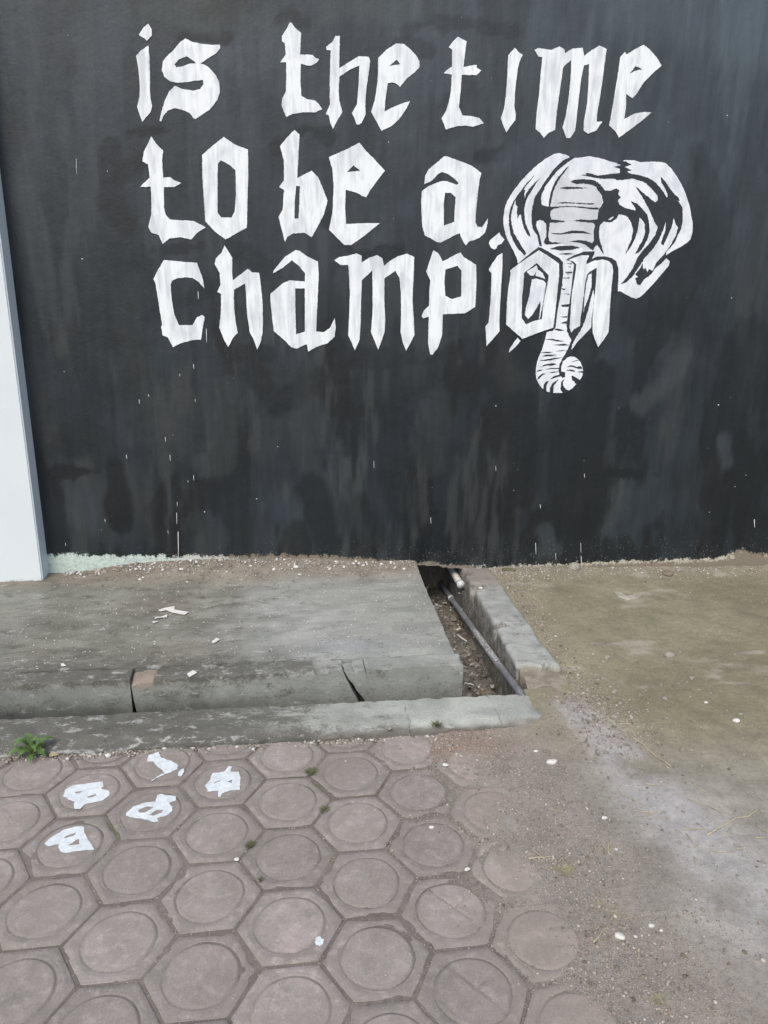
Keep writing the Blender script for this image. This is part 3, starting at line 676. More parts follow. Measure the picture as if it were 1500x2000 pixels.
for pts, wd, a in [([(335, 120), (360, 70), (440, 75)], 9, .9), ([(550, 40), (565, 25), (590, 45)], 16, .6), ([(225, 256), (345, 254)], 7, .9),
        ([(215, 290), (215, 400), (245, 440)], 22, .7), ([(250, 330), (290, 300)], 22, .6), ([(300, 490), (390, 480)], 12, .7), ([(90, 925), (190, 918)], 12, .9), ([(222, 915), (232, 1020)], 22, 1.),
        ([(100, 940), (115, 1060)], 24, .8), ([(145, 860), (170, 850)], 34, .5), ([(1188, 926), (1280, 927)], 7, 1.), ([(1172, 730), (1160, 990), (1140, 1040)], 26, .8), ([(1020, 800), (1020, 960)], 30, .75), ([(1100, 800), (1120, 1060)], 34, .6),
        ([(610, 960), (640, 1060)], 34, .8), ([(500, 730), (540, 790), (620, 740)], 26, .7), ([(450, 480), (520, 520)], 16, .5), ([(640, 430), (690, 500), (780, 490)], 15, .7), ([(545, 285), (600, 250), (640, 270)], 13, .7),
        ([(940, 310), (985, 300)], 14, .6), ([(800, 60), (850, 40), (1000, 60)], 13, .4), ([(780, 90), (840, 100)], 12, .5), ([(420, 640), (450, 690), (520, 690)], 14, .6), ([(360, 590), (400, 560)], 14, .5), ([(700, 700), (830, 700), (880, 690)], 18, .5),
        ([(1240, 620), (1340, 600), (1420, 700)], 30, .4), ([(640, 640), (680, 700)], 14, .7), ([(1000, 600), (1020, 700)], 22, .6), ([(270, 830), (250, 700)], 26, .4), ([(1360, 300), (1400, 420), (1380, 520)], 26, .35), ([(700, 1000), (720, 1060)], 34, .5), ([(760, 800), (790, 1000)], 30, .45)]:
    mark(pts, wd, DK, min(1, a*1.1), .3)
for pts, wd, col, a in [([(1250, 790), (1300, 745), (1335, 690)], 18, (.062, .062, .060), .75), ([(1408, 860), (1422, 900)], 14, (.06, .065, .068), .7), ([(330, 780), (340, 860)], 40, (.046, .043, .038), .5),
        ([(180, 970), (190, 1020)], 18, (.040, .045, .050), .8), ([(440, 760), (430, 900)], 24, (.050, .049, .044), .6), ([(395, 900), (400, 920)], 14, (.06, .062, .06), .6), ([(155, 60), (200, 130), (230, 60)], 34, (.055, .062, .062), .6), ([(300, 20), (420, 60)], 26, (.065, .068, .055), .6),
        ([(640, 20), (760, 15)], 24, (.075, .08, .07), .5), ([(970, 320), (1000, 300)], 16, (.07, .078, .082), .5), ([(850, 290), (900, 285)], 14, (.06, .068, .072), .5), ([(250, 560), (255, 780)], 30, (.040, .042, .040), .5), ([(600, 740), (590, 900)], 20, (.042, .042, .038), .5), ([(850, 780), (850, 900)], 24, (.040, .041, .037), .5),
        ([(960, 560), (958, 640)], 8, (.05, .05, .048), .5), ([(1060, 1040), (1080, 1070)], 14, (.07, .078, .078), .5), ([(820, 640), (830, 690)], 14, (.05, .052, .048), .5), ([(440, 100), (455, 140)], 12, (.075, .082, .08), .6), ([(545, 60), (470, 40)], 12, (.06, .065, .055), .5), ([(1230, 0), (1490, 60)], 70, (.10, .118, .125), .55)]:  # the last broad pale stroke is painted sheen, not a smudge
    mark(pts, wd, np.array(col)*(.85, .93, 1.0), a*.8, .55)
ze = np.interp(wx, [-1.4, -1.2, -.9, -.72, -.4, 0, .3, .62, .93, 1.1, 1.5, 1.9, 2.3, 2.5, 2.62, 2.75, 3.1, 7], [.195, .19, .180, .172, .165, .150, .142, .098, .068, .052, .062, .062, .062, .075, .125, .085, .05, .05])
ze = ze + .02*(fbm(wx, wx*0, .12, 3, 210)-.5)
lum = wc.mean(-1, keepdims=True); wc = (wc*.8 + lum*.2*np.array([.80, 1.02, 1.14]))*np.array([.80, .87, .93])
edge = WZ - ze[:, None]
un = mixc((.50, .60, .555), (.54, .56, .52), ss(-.75, -.55, WX)); un = mixc(un, (.52, .50, .42), ss(.9, 1.3, WX))
soil = .15*ss(-.9, -.6, WX) + .75*ss(.07, .02, WZ)*ss(1, 1.2, WX) + .7*np.exp(-((WX-2.68)/.12)**2) + .55*ss(-.6, -.2, WX)*ss(1.1, .9, WX)
yof = W + .0012*(fbm(WX, WZ, .15, 3, 211)-.5)
cx = (wx[:-1]+wx[1:])/2; cz = (wz[:-1]+wz[1:])/2; CX, CZ = np.meshgrid(cx, cz, indexing='ij')
holez = np.interp(cx, [.0, .63, .66, .80, .84, .93, .96, 9], [-9, -9, .078, .066, .055, .045, -9, -9]) + .006*(fbm(cx, cx*0, .03, 2, 212)-.5)
wkeep = ~((CX > .635) & (CX < .955) & (CZ < holez[:, None]))
wall = empty('mural_wall', (.9, W, 0)); tag(wall, 'black painted wall with white gothic lettering and an elephant head', 'wall')
def pw(o, par=None):
    par = par or wall
    o.parent = par
    if par.type == 'EMPTY': o.matrix_parent_inverse = par.matrix_basis.inverted()
    return o
XR = wx[-1]
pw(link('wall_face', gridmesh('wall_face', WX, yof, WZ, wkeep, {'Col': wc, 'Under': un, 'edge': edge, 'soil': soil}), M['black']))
def box(name, a, b, mat, parent=None, bev=0.):
    bm = bmesh.new(); bmesh.ops.create_cube(bm, size=1)
    for v in bm.verts: v.co = Vector([(a[i]+b[i])/2 + v.co[i]*(b[i]-a[i]) for i in range(3)])
    if bev: bmesh.ops.bevel(bm, geom=bm.edges[:], offset=bev, segments=2, affect='EDGES')
    me = bpy.data.meshes.new(name); bm.to_mesh(me); bm.free(); return link(name, me, mat, parent, False)
M['plaster'] = mat_plain('grey_cement_render', (.30, .30, .28), .95, .15, 20, .2, .4)
pw(box('wall_body', (-3.38, W+.012, .09), (XR-.01, W+.20, 3.82), M['plaster']))
pw(box('coping', (-3.45, W-.04, 3.825), (XR+.05, W+.24, 3.90), M['plaster'], bev=.008))
# under the wall the drain runs on into the dark
for nm, a, b in [('side_wall', (.45, 3.95, -.35), (.648, 4.5, .088)), ('side_wall', (.96, 3.95, -.35), (1.12, 4.5, .088)), ('end_wall', (.64, 4.34, -.35), (.97, 4.5, .088))]:
    pw(box('culvert_'+nm, a, b, M['broken']))

# ------------------------------------------------------------------ lettering
Z = {'V1': (250, 30, .266667), 'V2': (620, 50, .226667), 'V3': (940, 60, .253333), 'V4': (250, 240, .353333), 'V5': (280, 460, .253333),
     'V6': (620, 460, .253333), 'E1': (960, 280, .28), 'E2': (940, 440, .2), 'E3': (1000, 620, .133333), 'E4': (1040, 480, .2), 'A': (800, 280, .133333), 'R5': (0, 1400, .333333), 'PX': (0, 0, 1), 'R1': (0, 1080, .333333), 'Z5': (0, 700, .333333)}
def px(view, pts):
    a, b, s = Z[view]; return [(a+x*s, b+y*s) for x, y in pts]
def rough_edge(P2, step, amp, seed):
    rr = random.Random(seed); out = []
    for i in range(len(P2)):
        a = P2[i]; b = P2[(i+1) % len(P2)]; L = math.dist(a, b); n = max(1, int(L/step))
        out.append(a)
        for k in range(1, n):
            t = k/n; j = rr.gauss(0, amp); nx, ny = -(b[1]-a[1])/L, (b[0]-a[0])/L
            out.append((a[0]+(b[0]-a[0])*t+nx*j, a[1]+(b[1]-a[1])*t+ny*j))
    return out
LAY = [0]
def wall_shape(name, loops, mat, layer, parent=None, amp=.0005, step=.007):
    LAY[0] += 1; y = W - .0022 - .0007*layer - .000004*(LAY[0] % 100)
    base = [[tuple(at_y(u, v)[[0, 2]]) for u, v in lp] for lp in loops]
    def shoe(l): return abs(sum(l[i-1][0]*l[i][1]-l[i][0]*l[i-1][1] for i in range(len(l))))/2
    want = shoe(base[0]) - sum(shoe(l) for l in base[1:])
    for am in (amp, amp*.6, amp*.3, 0.):      # less jitter wherever it would make the outline cross itself
        L3 = [[Vector((x, y, z)) for x, z in rough_edge(q, step, am, LAY[0]*7+k)] for k, q in enumerate(base)]
        tris = tessellate_polygon([[Vector((v.x, v.z, 0)) for v in l] for l in L3])
        vv = [v for l in L3 for v in l]
        got = sum(abs((vv[b_].x-vv[a_].x)*(vv[c_].z-vv[a_].z)-(vv[c_].x-vv[a_].x)*(vv[b_].z-vv[a_].z))/2 for a_, b_, c_ in tris)
        if abs(got-want) < .03*want + 1e-6: break
    V = [v for l in L3 for v in l]
    me = bpy.data.meshes.new(name); me.from_pydata([v[:] for v in V], [], [t for t in tris])
    bm = bmesh.new(); bm.from_mesh(me)
    for f in bm.faces:
        f.normal_update()
        if f.normal.y > 0: f.normal_flip()
    # the film of paint has its own edge down to the wall
    be = [e for e in bm.edges if len(e.link_faces) == 1]
    r = bmesh.ops.extrude_edge_only(bm, edges=be)
    for v in [g for g in r['geom'] if isinstance(g, bmesh.types.BMVert)]: v.co.y = W-.0008
    bm.to_mesh(me); bm.free()
    o = link(name, me, mat, None, False)
    if parent is None: pw(o)
    else: o.parent = parent
    return o
LET = [
 ('V1', [[(150,62),(175,105),(175,150),(138,188),(125,172),(80,145),(110,95)]]),
 ('V1', [[(150,222),(157,300),(160,400),(162,560),(165,610),(177,665),(165,710),(105,782),(90,740),(68,670),(85,600),(88,520),(75,380),(60,300),(90,262)]]),
 ('V1', [[(420,170),(470,195),(540,210),(620,218),(672,215),(677,240),(650,275),(580,320),(530,355),(565,365),(600,390),(640,435),(668,490),(673,560),(655,620),(600,690),(495,760),(480,755),(450,715),(390,690),(340,680),(290,700),(260,735),(245,778),(232,775),(245,710),(265,640),(300,560),(345,518),(400,540),(480,553),(530,540),(553,505),(550,475),(500,478),(430,490),(370,495),(310,485),(265,450),(248,400),(255,340),(280,305),(330,260),(380,200)],[(430,300),(460,320),(500,352),(450,355),(400,375),(355,382),(340,360),(370,325)]]),
 ('V1', [[(1185,52),(1200,58),(1220,90),(1268,130),(1265,180),(1260,290),(1350,290),(1375,315),(1400,322),(1385,345),(1340,370),(1310,368),(1265,355),(1262,480),(1270,590),(1310,615),(1370,625),(1400,655),(1422,688),(1370,712),(1280,710),(1200,725),(1158,745),(1125,660),(1130,610),(1155,560),(1160,470),(1158,345),(1115,345),(1155,290),(1148,205),(1127,192),(1128,150),(1165,95)]]),
 ('V2', [[(155,90),(193,90),(190,200),(188,370),(210,355),(355,265),(440,270),(455,310),(440,420),(420,550),(412,670),(412,770),(380,840),(350,855),(335,850),(320,800),(295,755),(340,680),(355,500),(362,345),(280,380),(190,440),(182,560),(188,650),(215,745),(170,820),(133,892),(110,840),(98,775),(72,765),(108,680),(105,500),(110,340),(115,215),(80,212),(75,185),(130,140)]]),
 ('V2', [[(680,155),(745,160),(800,205),(850,260),(878,310),(878,360),(830,410),(770,455),(710,530),(690,510),(650,490),(605,497),(595,570),(583,650),(578,740),(660,700),(750,665),(798,650),(770,710),(700,810),(640,865),(590,890),(552,908),(510,830),(463,745),(495,640),(515,500),(522,400),(522,280),(600,205)],[(680,295),(715,335),(660,342),(618,352)]]),
 ('V2', [[(1210,98),(1250,120),(1285,138),(1278,180),(1268,260),(1258,358),(1340,342),(1370,340),(1372,365),(1412,388),(1370,428),(1242,425),(1235,540),(1218,700),(1250,775),(1330,782),(1390,795),(1432,842),(1340,872),(1280,862),(1200,868),(1105,895),(1090,850),(1068,800),(1110,730),(1140,620),(1155,500),(1157,425),(1088,412),(1120,380),(1160,355),(1160,210),(1130,187),(1170,135)]]),
 ('V3', [[(258,132),(285,165),(318,187),(292,245),(275,330),(262,440),(253,580),(265,650),(262,690),(225,735),(192,785),(170,735),(150,675),(175,600),(190,480),(200,340),(207,190)]]),
 ('V3', [[(408,148),(440,135),(500,145),(540,150),(600,123),(640,145),(645,175),(700,140),(780,132),(792,195),(850,150),(910,115),(965,142),(950,250),(935,370),(915,500),(890,650),(888,702),(932,702),(885,770),(820,795),(788,770),(790,700),(815,560),(825,420),(830,258),(790,268),(770,360),(750,520),(735,660),(722,770),(685,828),(655,828),(625,745),(650,660),(675,500),(690,330),(692,228),(640,270),(628,290),(610,420),(590,560),(575,680),(568,765),(515,790),(480,828),(455,790),(418,760),(425,640),(445,480),(460,300),(470,205),(440,200)]]),
 ('V3', [[(1070,205),(1105,165),(1120,185),(1180,145),(1250,110),(1290,140),(1345,200),(1388,270),(1330,320),(1250,400),(1200,480),(1163,522),(1115,487),(1112,600),(1100,682),(1180,640),(1250,628),(1312,630),(1230,700),(1150,760),(1060,825),(1035,780),(985,730),(1005,620),(1025,500),(1050,350)],[(1188,273),(1240,298),(1180,312),(1142,333)]]),
 ('V4', [[(130,75),(155,115),(195,155),(188,205),(195,303),(235,300),(255,318),(295,332),(255,355),(198,355),(200,470),(210,510),(235,535),(365,543),(430,577),(380,610),(350,645),(290,632),(230,638),(192,670),(170,620),(130,607),(113,575),(130,500),(130,440),(127,353),(65,355),(120,303),(112,230),(80,213),(88,160)]]),
 ('V4', [[(530,78),(590,120),(663,147),(665,300),(660,440),(657,580),(600,610),(540,645),(480,600),(428,545),(420,420),(412,300),(410,178),(470,125)],[(512,207),(560,232),(595,262),(597,400),(590,490),(573,523),(515,523),(495,495),(495,380),(497,225)]]),
 ('V4', [[(920,40),(948,65),(942,180),(935,305),(1015,265),(1050,300),(1080,370),(1103,430),(1085,500),(1050,570),(1015,632),(975,607),(910,612),(880,630),(868,660),(850,590),(832,520),(855,480),(862,370),(835,355),(862,320),(862,210),(840,130),(875,85)],[(930,348),(950,350),(948,440),(942,528),(920,530),(922,430)]]),
 ('V4', [[(1280,110),(1310,150),(1360,200),(1420,265),(1370,330),(1340,370),(1315,413),(1260,385),(1203,370),(1200,470),(1205,560),(1300,555),(1392,555),(1330,605),(1270,650),(1235,675),(1195,675),(1110,590),(1130,500),(1137,350),(1130,260),(1110,190),(1200,150)],[(1245,235),(1285,265),(1210,273)]]),
 ('A', [[(505,190),(560,195),(680,240),(800,285),(900,325),(980,380),(1050,440),(1025,520),(1000,700),(985,850),(970,1020),(962,1150),(990,1220),(1060,1230),(1100,1170),(1148,1098),(1130,1220),(1100,1310),(1020,1385),(940,1420),(870,1435),(825,1495),(790,1450),(755,1380),(735,1318),(680,1335),(560,1400),(450,1455),(400,1445),(320,1400),(225,1350),(185,1220),(175,1030),(168,870),(180,700),(270,630),(400,575),(490,550),(560,560),(640,590),(690,610),(718,580),(640,505),(560,450),(480,420),(420,445),(330,545),(215,598),(225,480),(280,380),(400,280)],[(520,722),(605,728),(672,788),(665,900),(652,1150),(570,1180),(500,1207),(500,1050),(498,880)]]),
 ('V5', [[(160,188),(330,205),(413,210),(435,270),(460,340),(470,408),(430,360),(380,328),(330,322),(260,330),(225,345),(210,380),(220,500),(240,610),(275,690),(380,690),(415,628),(455,612),(473,630),(460,700),(445,803),(380,805),(290,830),(228,860),(190,785),(150,770),(137,705),(145,690),(125,560),(105,430),(95,370),(78,335),(110,270)]]),
 ('V5', [[(625,75),(645,105),(685,170),(685,300),(690,345),(750,300),(805,257),(840,285),(893,287),(905,380),(918,500),(922,640),(920,740),(905,820),(878,877),(850,800),(820,745),(800,600),(792,450),(785,370),(698,418),(700,560),(712,670),(728,750),(690,790),(655,858),(625,810),(585,710),(598,600),(600,450),(570,435),(595,380),(590,290),(550,220),(560,175),(605,130)]]),
 ('V5', [[(1175,112),(1205,118),(1260,160),(1345,200),(1352,300),(1345,450),(1338,600),(1332,740),(1390,745),(1440,710),(1475,635),(1483,700),(1475,780),(1420,830),(1330,860),(1270,895),(1260,835),(1180,872),(1140,860),(1080,800),(1005,735),(990,600),(980,500),(980,450),(1080,365),(1130,345),(1245,355),(1247,292),(1200,235),(1145,190),(1080,245),(1000,292),(1005,270),(1090,165)],[(1170,408),(1245,408),(1245,560),(1245,740),(1178,762),(1173,600)]]),
 ('V6', [[(128,190),(170,165),(240,155),(300,138),(340,155),(340,210),(400,170),(460,152),(500,175),(512,235),(560,195),(620,160),(690,140),(745,165),(742,300),(735,420),(733,520),(740,620),(748,765),(720,820),(683,888),(660,830),(640,745),(645,600),(643,450),(633,330),(600,272),(515,332),(515,500),(522,650),(518,740),(495,810),(467,880),(440,810),(412,745),(425,600),(425,420),(422,268),(342,345),(335,520),(332,680),(325,800),(288,885),(262,820),(237,770),(245,600),(250,450),(245,330),(238,228),(180,228)]]),
 ('V6', [[(893,115),(930,135),(965,200),(1030,165),(1100,130),(1125,165),(1222,225),(1225,350),(1220,480),(1215,550),(1140,598),(965,607),(960,770),(930,860),(885,920),(868,915),(852,830),(858,625),(815,638),(803,620),(820,580),(860,540),(862,420),(870,345),(838,280),(850,240),(875,165)],[(985,262),(1080,233),(1110,270),(1108,470),(1035,490),(985,465),(978,360)]]),
 ('A', [[(1315,1305),(1330,1345),(1388,1412),(1340,1475),(1290,1490),(1270,1540),(1240,1555),(1190,1530),(1158,1460),(1175,1420),(1240,1365)]]),
 ('V6', [[(1425,135),(1425,240),(1415,400),(1402,620),(1402,740),(1350,800),(1303,852),(1295,700),(1320,670),(1335,500),(1342,295),(1320,265),(1350,210),(1390,155)]]),
]
for v, loops in LET:
    wall_shape('painted_letter', [px(v, l) for l in loops], M['letter'], 1)
# ---- elephant head: white body, black brushwork, then the two letters over it
sil = px('E1', [(545,97),(520,80),(465,68),(430,78),(380,105),(320,150),(260,205),(200,270),(150,335),(110,400),(90,460),(82,520),(85,580),(98,640),(125,700),(155,755),(175,800),(183,838),(300,880),(495,1000)]) + \
      px('E2', [(790,560),(745,820),(722,1000)]) + px('E3', [(625,150),(600,195),(510,212),(480,330),(440,470),(395,570),(365,650),(350,740),(345,830),(355,900),(390,970),(440,1035),(510,1085),(600,1105),(740,1103),(815,1075),(880,1040),(945,965),(990,915),(1030,850),(1040,780),(1025,720),(1000,650),(960,610),(910,575),(850,573),(800,590),(780,560),(830,430),(868,330),(840,260),(800,200)]) + \
      px('E2', [(850,900),(870,700),(895,500),(905,360)]) + px('E4', [(560,200),(740,190),(800,260),(824,443),(862,447),(910,475),(970,505),(1012,517),(1050,500),(1090,465),(1150,400),(1210,335),(1260,275),(1325,200),(1338,150),(1295,118),(1270,110)]) + \
      px('E1', [(1215,800),(1200,790),(1255,755),(1310,725),(1360,695),(1385,670),(1400,620),(1402,560),(1390,500),(1380,440),(1355,360),(1325,290),(1290,230),(1255,180),(1215,140),(1180,130),(1110,128),(1040,132),(1000,120),(935,117),(905,125),(880,140),(830,128),(780,110),(740,100),(680,90),(600,102)])
el = wall_shape('elephant_painting', [sil], M['elephant'], 1)
def strokes(view, polys, mat=None, layer=2, name='brush_stroke', amp=.0009):
    for p_ in polys: wall_shape(name, [px(view, p_)], mat or M['stroke'], layer, el, amp, .006)
strokes('E1', [[(540,165),(480,235),(430,330),(410,440),(408,560),(395,690),(480,700),(700,740),(712,620),(745,460),(775,400),(740,320),(700,290),(560,270),(530,230)]], M['grey'], 1.5, 'grey_patch')
strokes('E1', [
 [(545,97),(520,108),(480,135),(430,185),(390,240),(350,300),(320,345),(303,370),(292,410),(283,445),(278,490),(278,540),(285,590),(300,620),(318,640),(325,680),(335,715),(350,718),(345,690),(335,640),(318,600),(308,570),(312,545),(335,533),(360,540),(378,560),(382,610),(380,650),(362,690),(375,705),(405,705),(480,699),(480,692),(420,690),(400,680),(395,640),(400,590),(408,553),(450,553),(510,547),(505,540),(450,535),(415,530),(408,500),(412,470),(430,457),(475,447),(560,444),(640,453),(700,461),(745,461),(745,450),(700,448),(600,440),(530,437),(420,443),(370,437),(348,425),(343,390),(350,350),(375,300),(410,250),(450,200),(500,155),(545,122),(580,98),(565,92)],
 [(540,158),(518,172),(490,205),(460,240),(440,270),(423,310),(408,360),(400,400),(398,440),(408,440),(416,400),(426,350),(440,310),(460,270),(482,235),(512,195)],
 [(298,222),(255,265),(215,315),(180,362),(150,408),(128,460),(120,510),(120,570),(130,630),(150,680),(180,730),(228,782),(240,765),(208,715),(175,660),(152,620),(140,570),(133,520),(140,470),(152,430),(165,395),(168,430),(180,440),(175,480),(180,525),(192,500),(205,495),(210,540),(225,590),(248,635),(272,656),(262,620),(240,570),(230,530),(226,470),(232,430),(240,400),(255,370),(285,320),(320,265),(335,243),(300,275),(265,315),(240,350),(232,385),(228,350),(235,325),(224,325),(240,295),(275,255)],
 [(905,122),(935,125),(975,150),(925,165),(975,188),(940,197),(970,212),(1040,225),(1100,245),(1150,280),(1190,330),(1222,380),(1300,400),(1330,450),(1332,540),(1320,600),(1295,645),(1270,700),(1215,760),(1215,805),(1180,840),(1140,870),(1110,915),(1060,950),(1035,990),(1015,985),(1000,940),(1020,930),(1000,912),(1035,870),(1050,838),(1060,880),(1070,865),(1085,900),(1095,878),(1120,890),(1150,830),(1200,775),(1250,705),(1285,640),(1298,585),(1283,565),(1270,520),(1262,560),(1248,600),(1222,660),(1195,712),(1180,700),(1190,660),(1210,610),(1213,545),(1197,600),(1170,665),(1125,735),(1065,800),(1042,840),(1022,870),(985,925),(940,968),(900,982),(945,930),(985,870),(1015,800),(1050,752),(1100,695),(1140,640),(1158,585),(1140,560),(1110,490),(1085,440),(1060,390),(1020,330),(1000,295),(1050,340),(1110,390),(1140,412),(1158,398),(1155,365),(1110,310),(1060,270),(990,247),(930,252),(880,258),(840,246),(780,248),(715,240),(620,222),(660,218),(655,208),(690,210),(740,226),(830,213),(893,207),(893,178),(850,163),(903,152),(870,143),(890,130)],
 [(1180,236),(1210,265),(1240,310),(1265,345),(1300,375),(1312,402),(1222,388),(1225,350),(1205,310),(1182,270)],
 [(545,270),(575,255),(640,250),(700,255),(740,270),(775,310),(790,330),(830,330),(870,315),(888,325),(882,355),(900,380),(880,400),(888,425),(930,450),(1000,470),(1003,455),(970,405),(1010,418),(1050,455),(1085,500),(1098,560),(1100,620),(1085,670),(1060,720),(1030,755),(998,778),(1020,730),(1050,680),(1070,620),(1065,560),(1045,530),(1030,518),(1025,570),(1015,620),(1000,665),(970,720),(930,776),(950,725),(975,670),(985,610),(975,560),(950,515),(920,500),(885,495),(870,525),(835,550),(800,550),(780,545),(755,570),(748,610),(750,660),(765,710),(782,775),(760,745),(735,708),(720,720),(708,747),(690,738),(650,705),(590,690),(540,685),(600,674),(660,680),(700,697),(712,680),(710,620),(718,570),(705,555),(640,550),(565,540),(620,530),(690,535),(735,530),(740,500),(745,465),(765,435),(778,410),(765,360),(740,330),(730,305),(700,290),(640,280),(590,287)],
 [(470,312),(520,303),(600,305),(675,312),(600,318),(520,320)], [(455,418),(500,410),(600,415),(720,420),(700,428),(560,420)],
 [(412,625),(480,628),(560,608),(640,612),(702,636),(640,628),(560,627),(480,637),(430,633)], [(405,735),(470,716),(560,714),(620,728),(560,742),(480,748)], [(470,772),(520,765),(580,770),(520,778)]])
strokes('E1', [[(810,534),(828,520),(845,510),(850,515),(830,534)]], M['elephant'], 3, 'eye_glint')
strokes('E3', [
 [(870,330),(828,430),(780,530),(725,615),(690,700),(680,770),(690,830),(735,885),(775,875),(780,800),(720,790),(717,720),(742,640),(800,590),(840,560),(880,510),(890,440),(900,350)],
 [(765,900),(742,950),(752,1010),(785,1050),(830,1070),(800,1095),(740,1110),(705,1040),(715,1000),(720,940)],
 [(480,322),(580,312),(680,328),(770,350),(650,350),(560,328)],[(600,403),(700,390),(760,383),(835,405),(740,414)],[(625,495),(720,480),(815,476),(720,492)],
 [(415,515),(500,503),(605,505),(520,524)],[(440,570),(500,543),(660,545),(560,568)],[(400,630),(500,613),(640,590),(740,588),(640,607),(560,628),(450,636)],
 [(410,730),(480,688),(600,668),(655,685),(600,702),(500,705)],[(352,792),(400,763),(452,765),(400,787)],[(480,762),(560,740),(690,738),(690,753),(580,753)],
 [(525,810),(620,790),(690,795),(600,810)],[(360,918),(388,865),(440,820),(495,820),(450,840),(400,890)],[(560,905),(600,862),(690,835),(720,860),(650,874),(600,892)],
 [(456,1060),(460,990),(490,943),(540,926),(502,990),(500,1080)],[(548,1100),(558,1020),(600,950),(680,908),(632,970),(605,1010),(600,1110)],
 [(860,650),(940,625),(985,625),(920,643)],[(800,730),(850,698),(900,703),(940,723),(1005,712),(1032,748),(960,752),(900,727),(850,718)],[(790,775),(850,757),(925,780),(910,797),(850,781)],
 [(950,795),(1042,780),(1040,812)],[(870,852),(900,860),(993,915),(940,970),(915,960),(910,935),(875,915)],[(710,80),(780,60),(812,75),(740,90)]])
strokes('E2', [[(820,373),(882,371),(882,383)],[(838,403),(872,403),(872,413)],[(820,455),(885,452),(885,468),(820,464)],[(825,470),(867,475),(840,480)],[(783,515),(862,506),(857,521)],[(773,613),(828,622),(800,634)],
 [(800,666),(862,670),(858,679)],[(775,778),(858,768),(852,796),(790,797)],[(768,895),(838,886),(832,903)],[(775,957),(832,933),(832,962)],[(690,1010),(740,1008),(812,1026),(760,1032)]])
def spike(poly): return poly
on_black = px('E2', [(280,440),(345,388),(430,312),(555,213),(585,220),(655,258),(700,288),(765,325),(793,358),(797,470),(786,570),(768,700),(738,850),(722,1000),(700,1012),(560,1052),(400,1114),(270,990),(255,740)])
wall_shape('letter_outline', [on_black], M['stroke'], 2.6, el)
nb = px('E4', [(325,138),(400,95),(500,57),(605,55),(600,80),(575,130),(620,108),(700,103),(770,118),(815,150),(835,220),(838,300),(828,446),(768,450),(747,780),(738,850),(638,995),(600,930),(575,850),(480,900),(380,925),(350,870),(330,780),(345,650),(370,480),(390,300),(405,185),(370,150)])
wall_shape('letter_outline', [nb], M['stroke'], 2.6, el)
wall_shape('painted_letter', [px('E2', [(280,440),(400,350),(560,245),(650,300),(757,375),(757,500),(735,700),(718,860),(700,1000),(560,1045),(400,1108),(240,968),(250,740),(265,600),(285,470)]), px('E2', [(415,465),(540,368),(600,430),(655,490),(645,570),(620,680),(605,760),(590,915),(510,935),(435,968),(392,905),(395,700),(410,560)])], M['letter'], 3.4)
wall_shape('painted_letter', [px('E4', [(350,138),(430,108),(480,93),(540,92),(550,100),(525,150),(520,182),(600,145),(680,133),(740,150),(775,185),(785,250),(770,380),(755,560),(745,760),(740,840),(690,920),(638,990),(610,920),(585,850),(583,700),(590,600),(610,430),(620,300),(625,213),(560,250),(530,280),(510,370),(495,500),(480,620),(465,700),(462,780),(400,815),(375,850),(360,800),(370,640),(380,480),(405,330),(422,230),(425,180),(400,155)])], M['letter'], 3.4)
strokes('E4', [[(590,430),(600,480),(592,580),(575,700),(567,800),(520,850),(450,920),(380,1015),(385,960),(420,900),(470,820),(510,730),(545,620),(570,500)], [(540,290),(575,262),(573,400),(545,500),(500,620),(495,655),(505,500),(520,380)]], M['elephant'], 3.6, 'white_stroke')
strokes('E2', [[(440,455),(535,392),(550,430),(510,490),(480,492)],[(545,430),(600,470),(622,525),(525,490)],[(490,530),(540,520),(610,545),(630,570),(612,690),(592,800),(568,920),(560,915),(578,780),(575,740),(530,820),(490,880),(455,915),(425,880),(435,800),(465,700),(475,620)],[(355,1097),(380,1130),(330,1190),(268,1243),(275,1210),(320,1140)]], M['elephant'], 3.2, 'white_stroke')
# paint runs and specks
dr = []
def dash(u, v, h, wd=2.2):
    wd *= .6; dr.append([(u-wd/2, v), (u+wd/2, v+.5), (u+wd/3+.4, v+h*.5), (u+wd/4+.6, v+h), (u-wd/4+.6, v+h), (u-wd/3+.2, v+h*.6)])
for u, v, h, wd in [(378, 711, 9, 2.4), (351, 730, 5, 2), (290, 770, 5, 2), (272, 780, 9, 2), (381, 779, 6, 1.8), (323, 853, 10, 1.8), (332, 888, 12, 1.8), (247, 888, 8, 2.2), (378, 928, 10, 1.8), (367, 938, 4, 2), (346, 980, 9, 1.4), (345, 1001, 22, 1.8), (348, 1038, 52, 2.6), (387, 569, 15, 2.4), (403, 642, 26, 2.4), (149, 310, 30, 1.3), (1473, 1014, 16, 3), (841, 1010, 12, 1.8), (1046, 1060, 22, 2.2), (1134, 1060, 20, 1.6), (1055, 985, 8, 2), (205, 1014, 5, 2), (128, 1060, 6, 2), (1141, 925, 8, 2), (436, 600, 5, 1.6), (328, 1096-60, 6, 1.6), (730, 900, 14, 1.2), (968, 910, 10, 1.4), (650, 450, 3, 1.6), (1135, 1086, 26, 2.2), (1085, 1080, 14, 1.4)]:
    dash(u, v, h, wd)
rr = random.Random(5)
for i in range(26):
    u = rr.uniform(120, 1480); v = rr.uniform(20, 1060); s = rr.uniform(1.0, 2.4)
    dr.append([(u, v), (u+s, v+.3), (u+s*1.1, v+s), (u+.1, v+s*.9)])
V = []; F = []
for q_ in dr:
    b0 = len(V)
    for u, v in q_:
        a = at_y(u, v); V.append((a[0], W-.0016, a[2]))
    F.append(tuple(range(b0, len(V))))
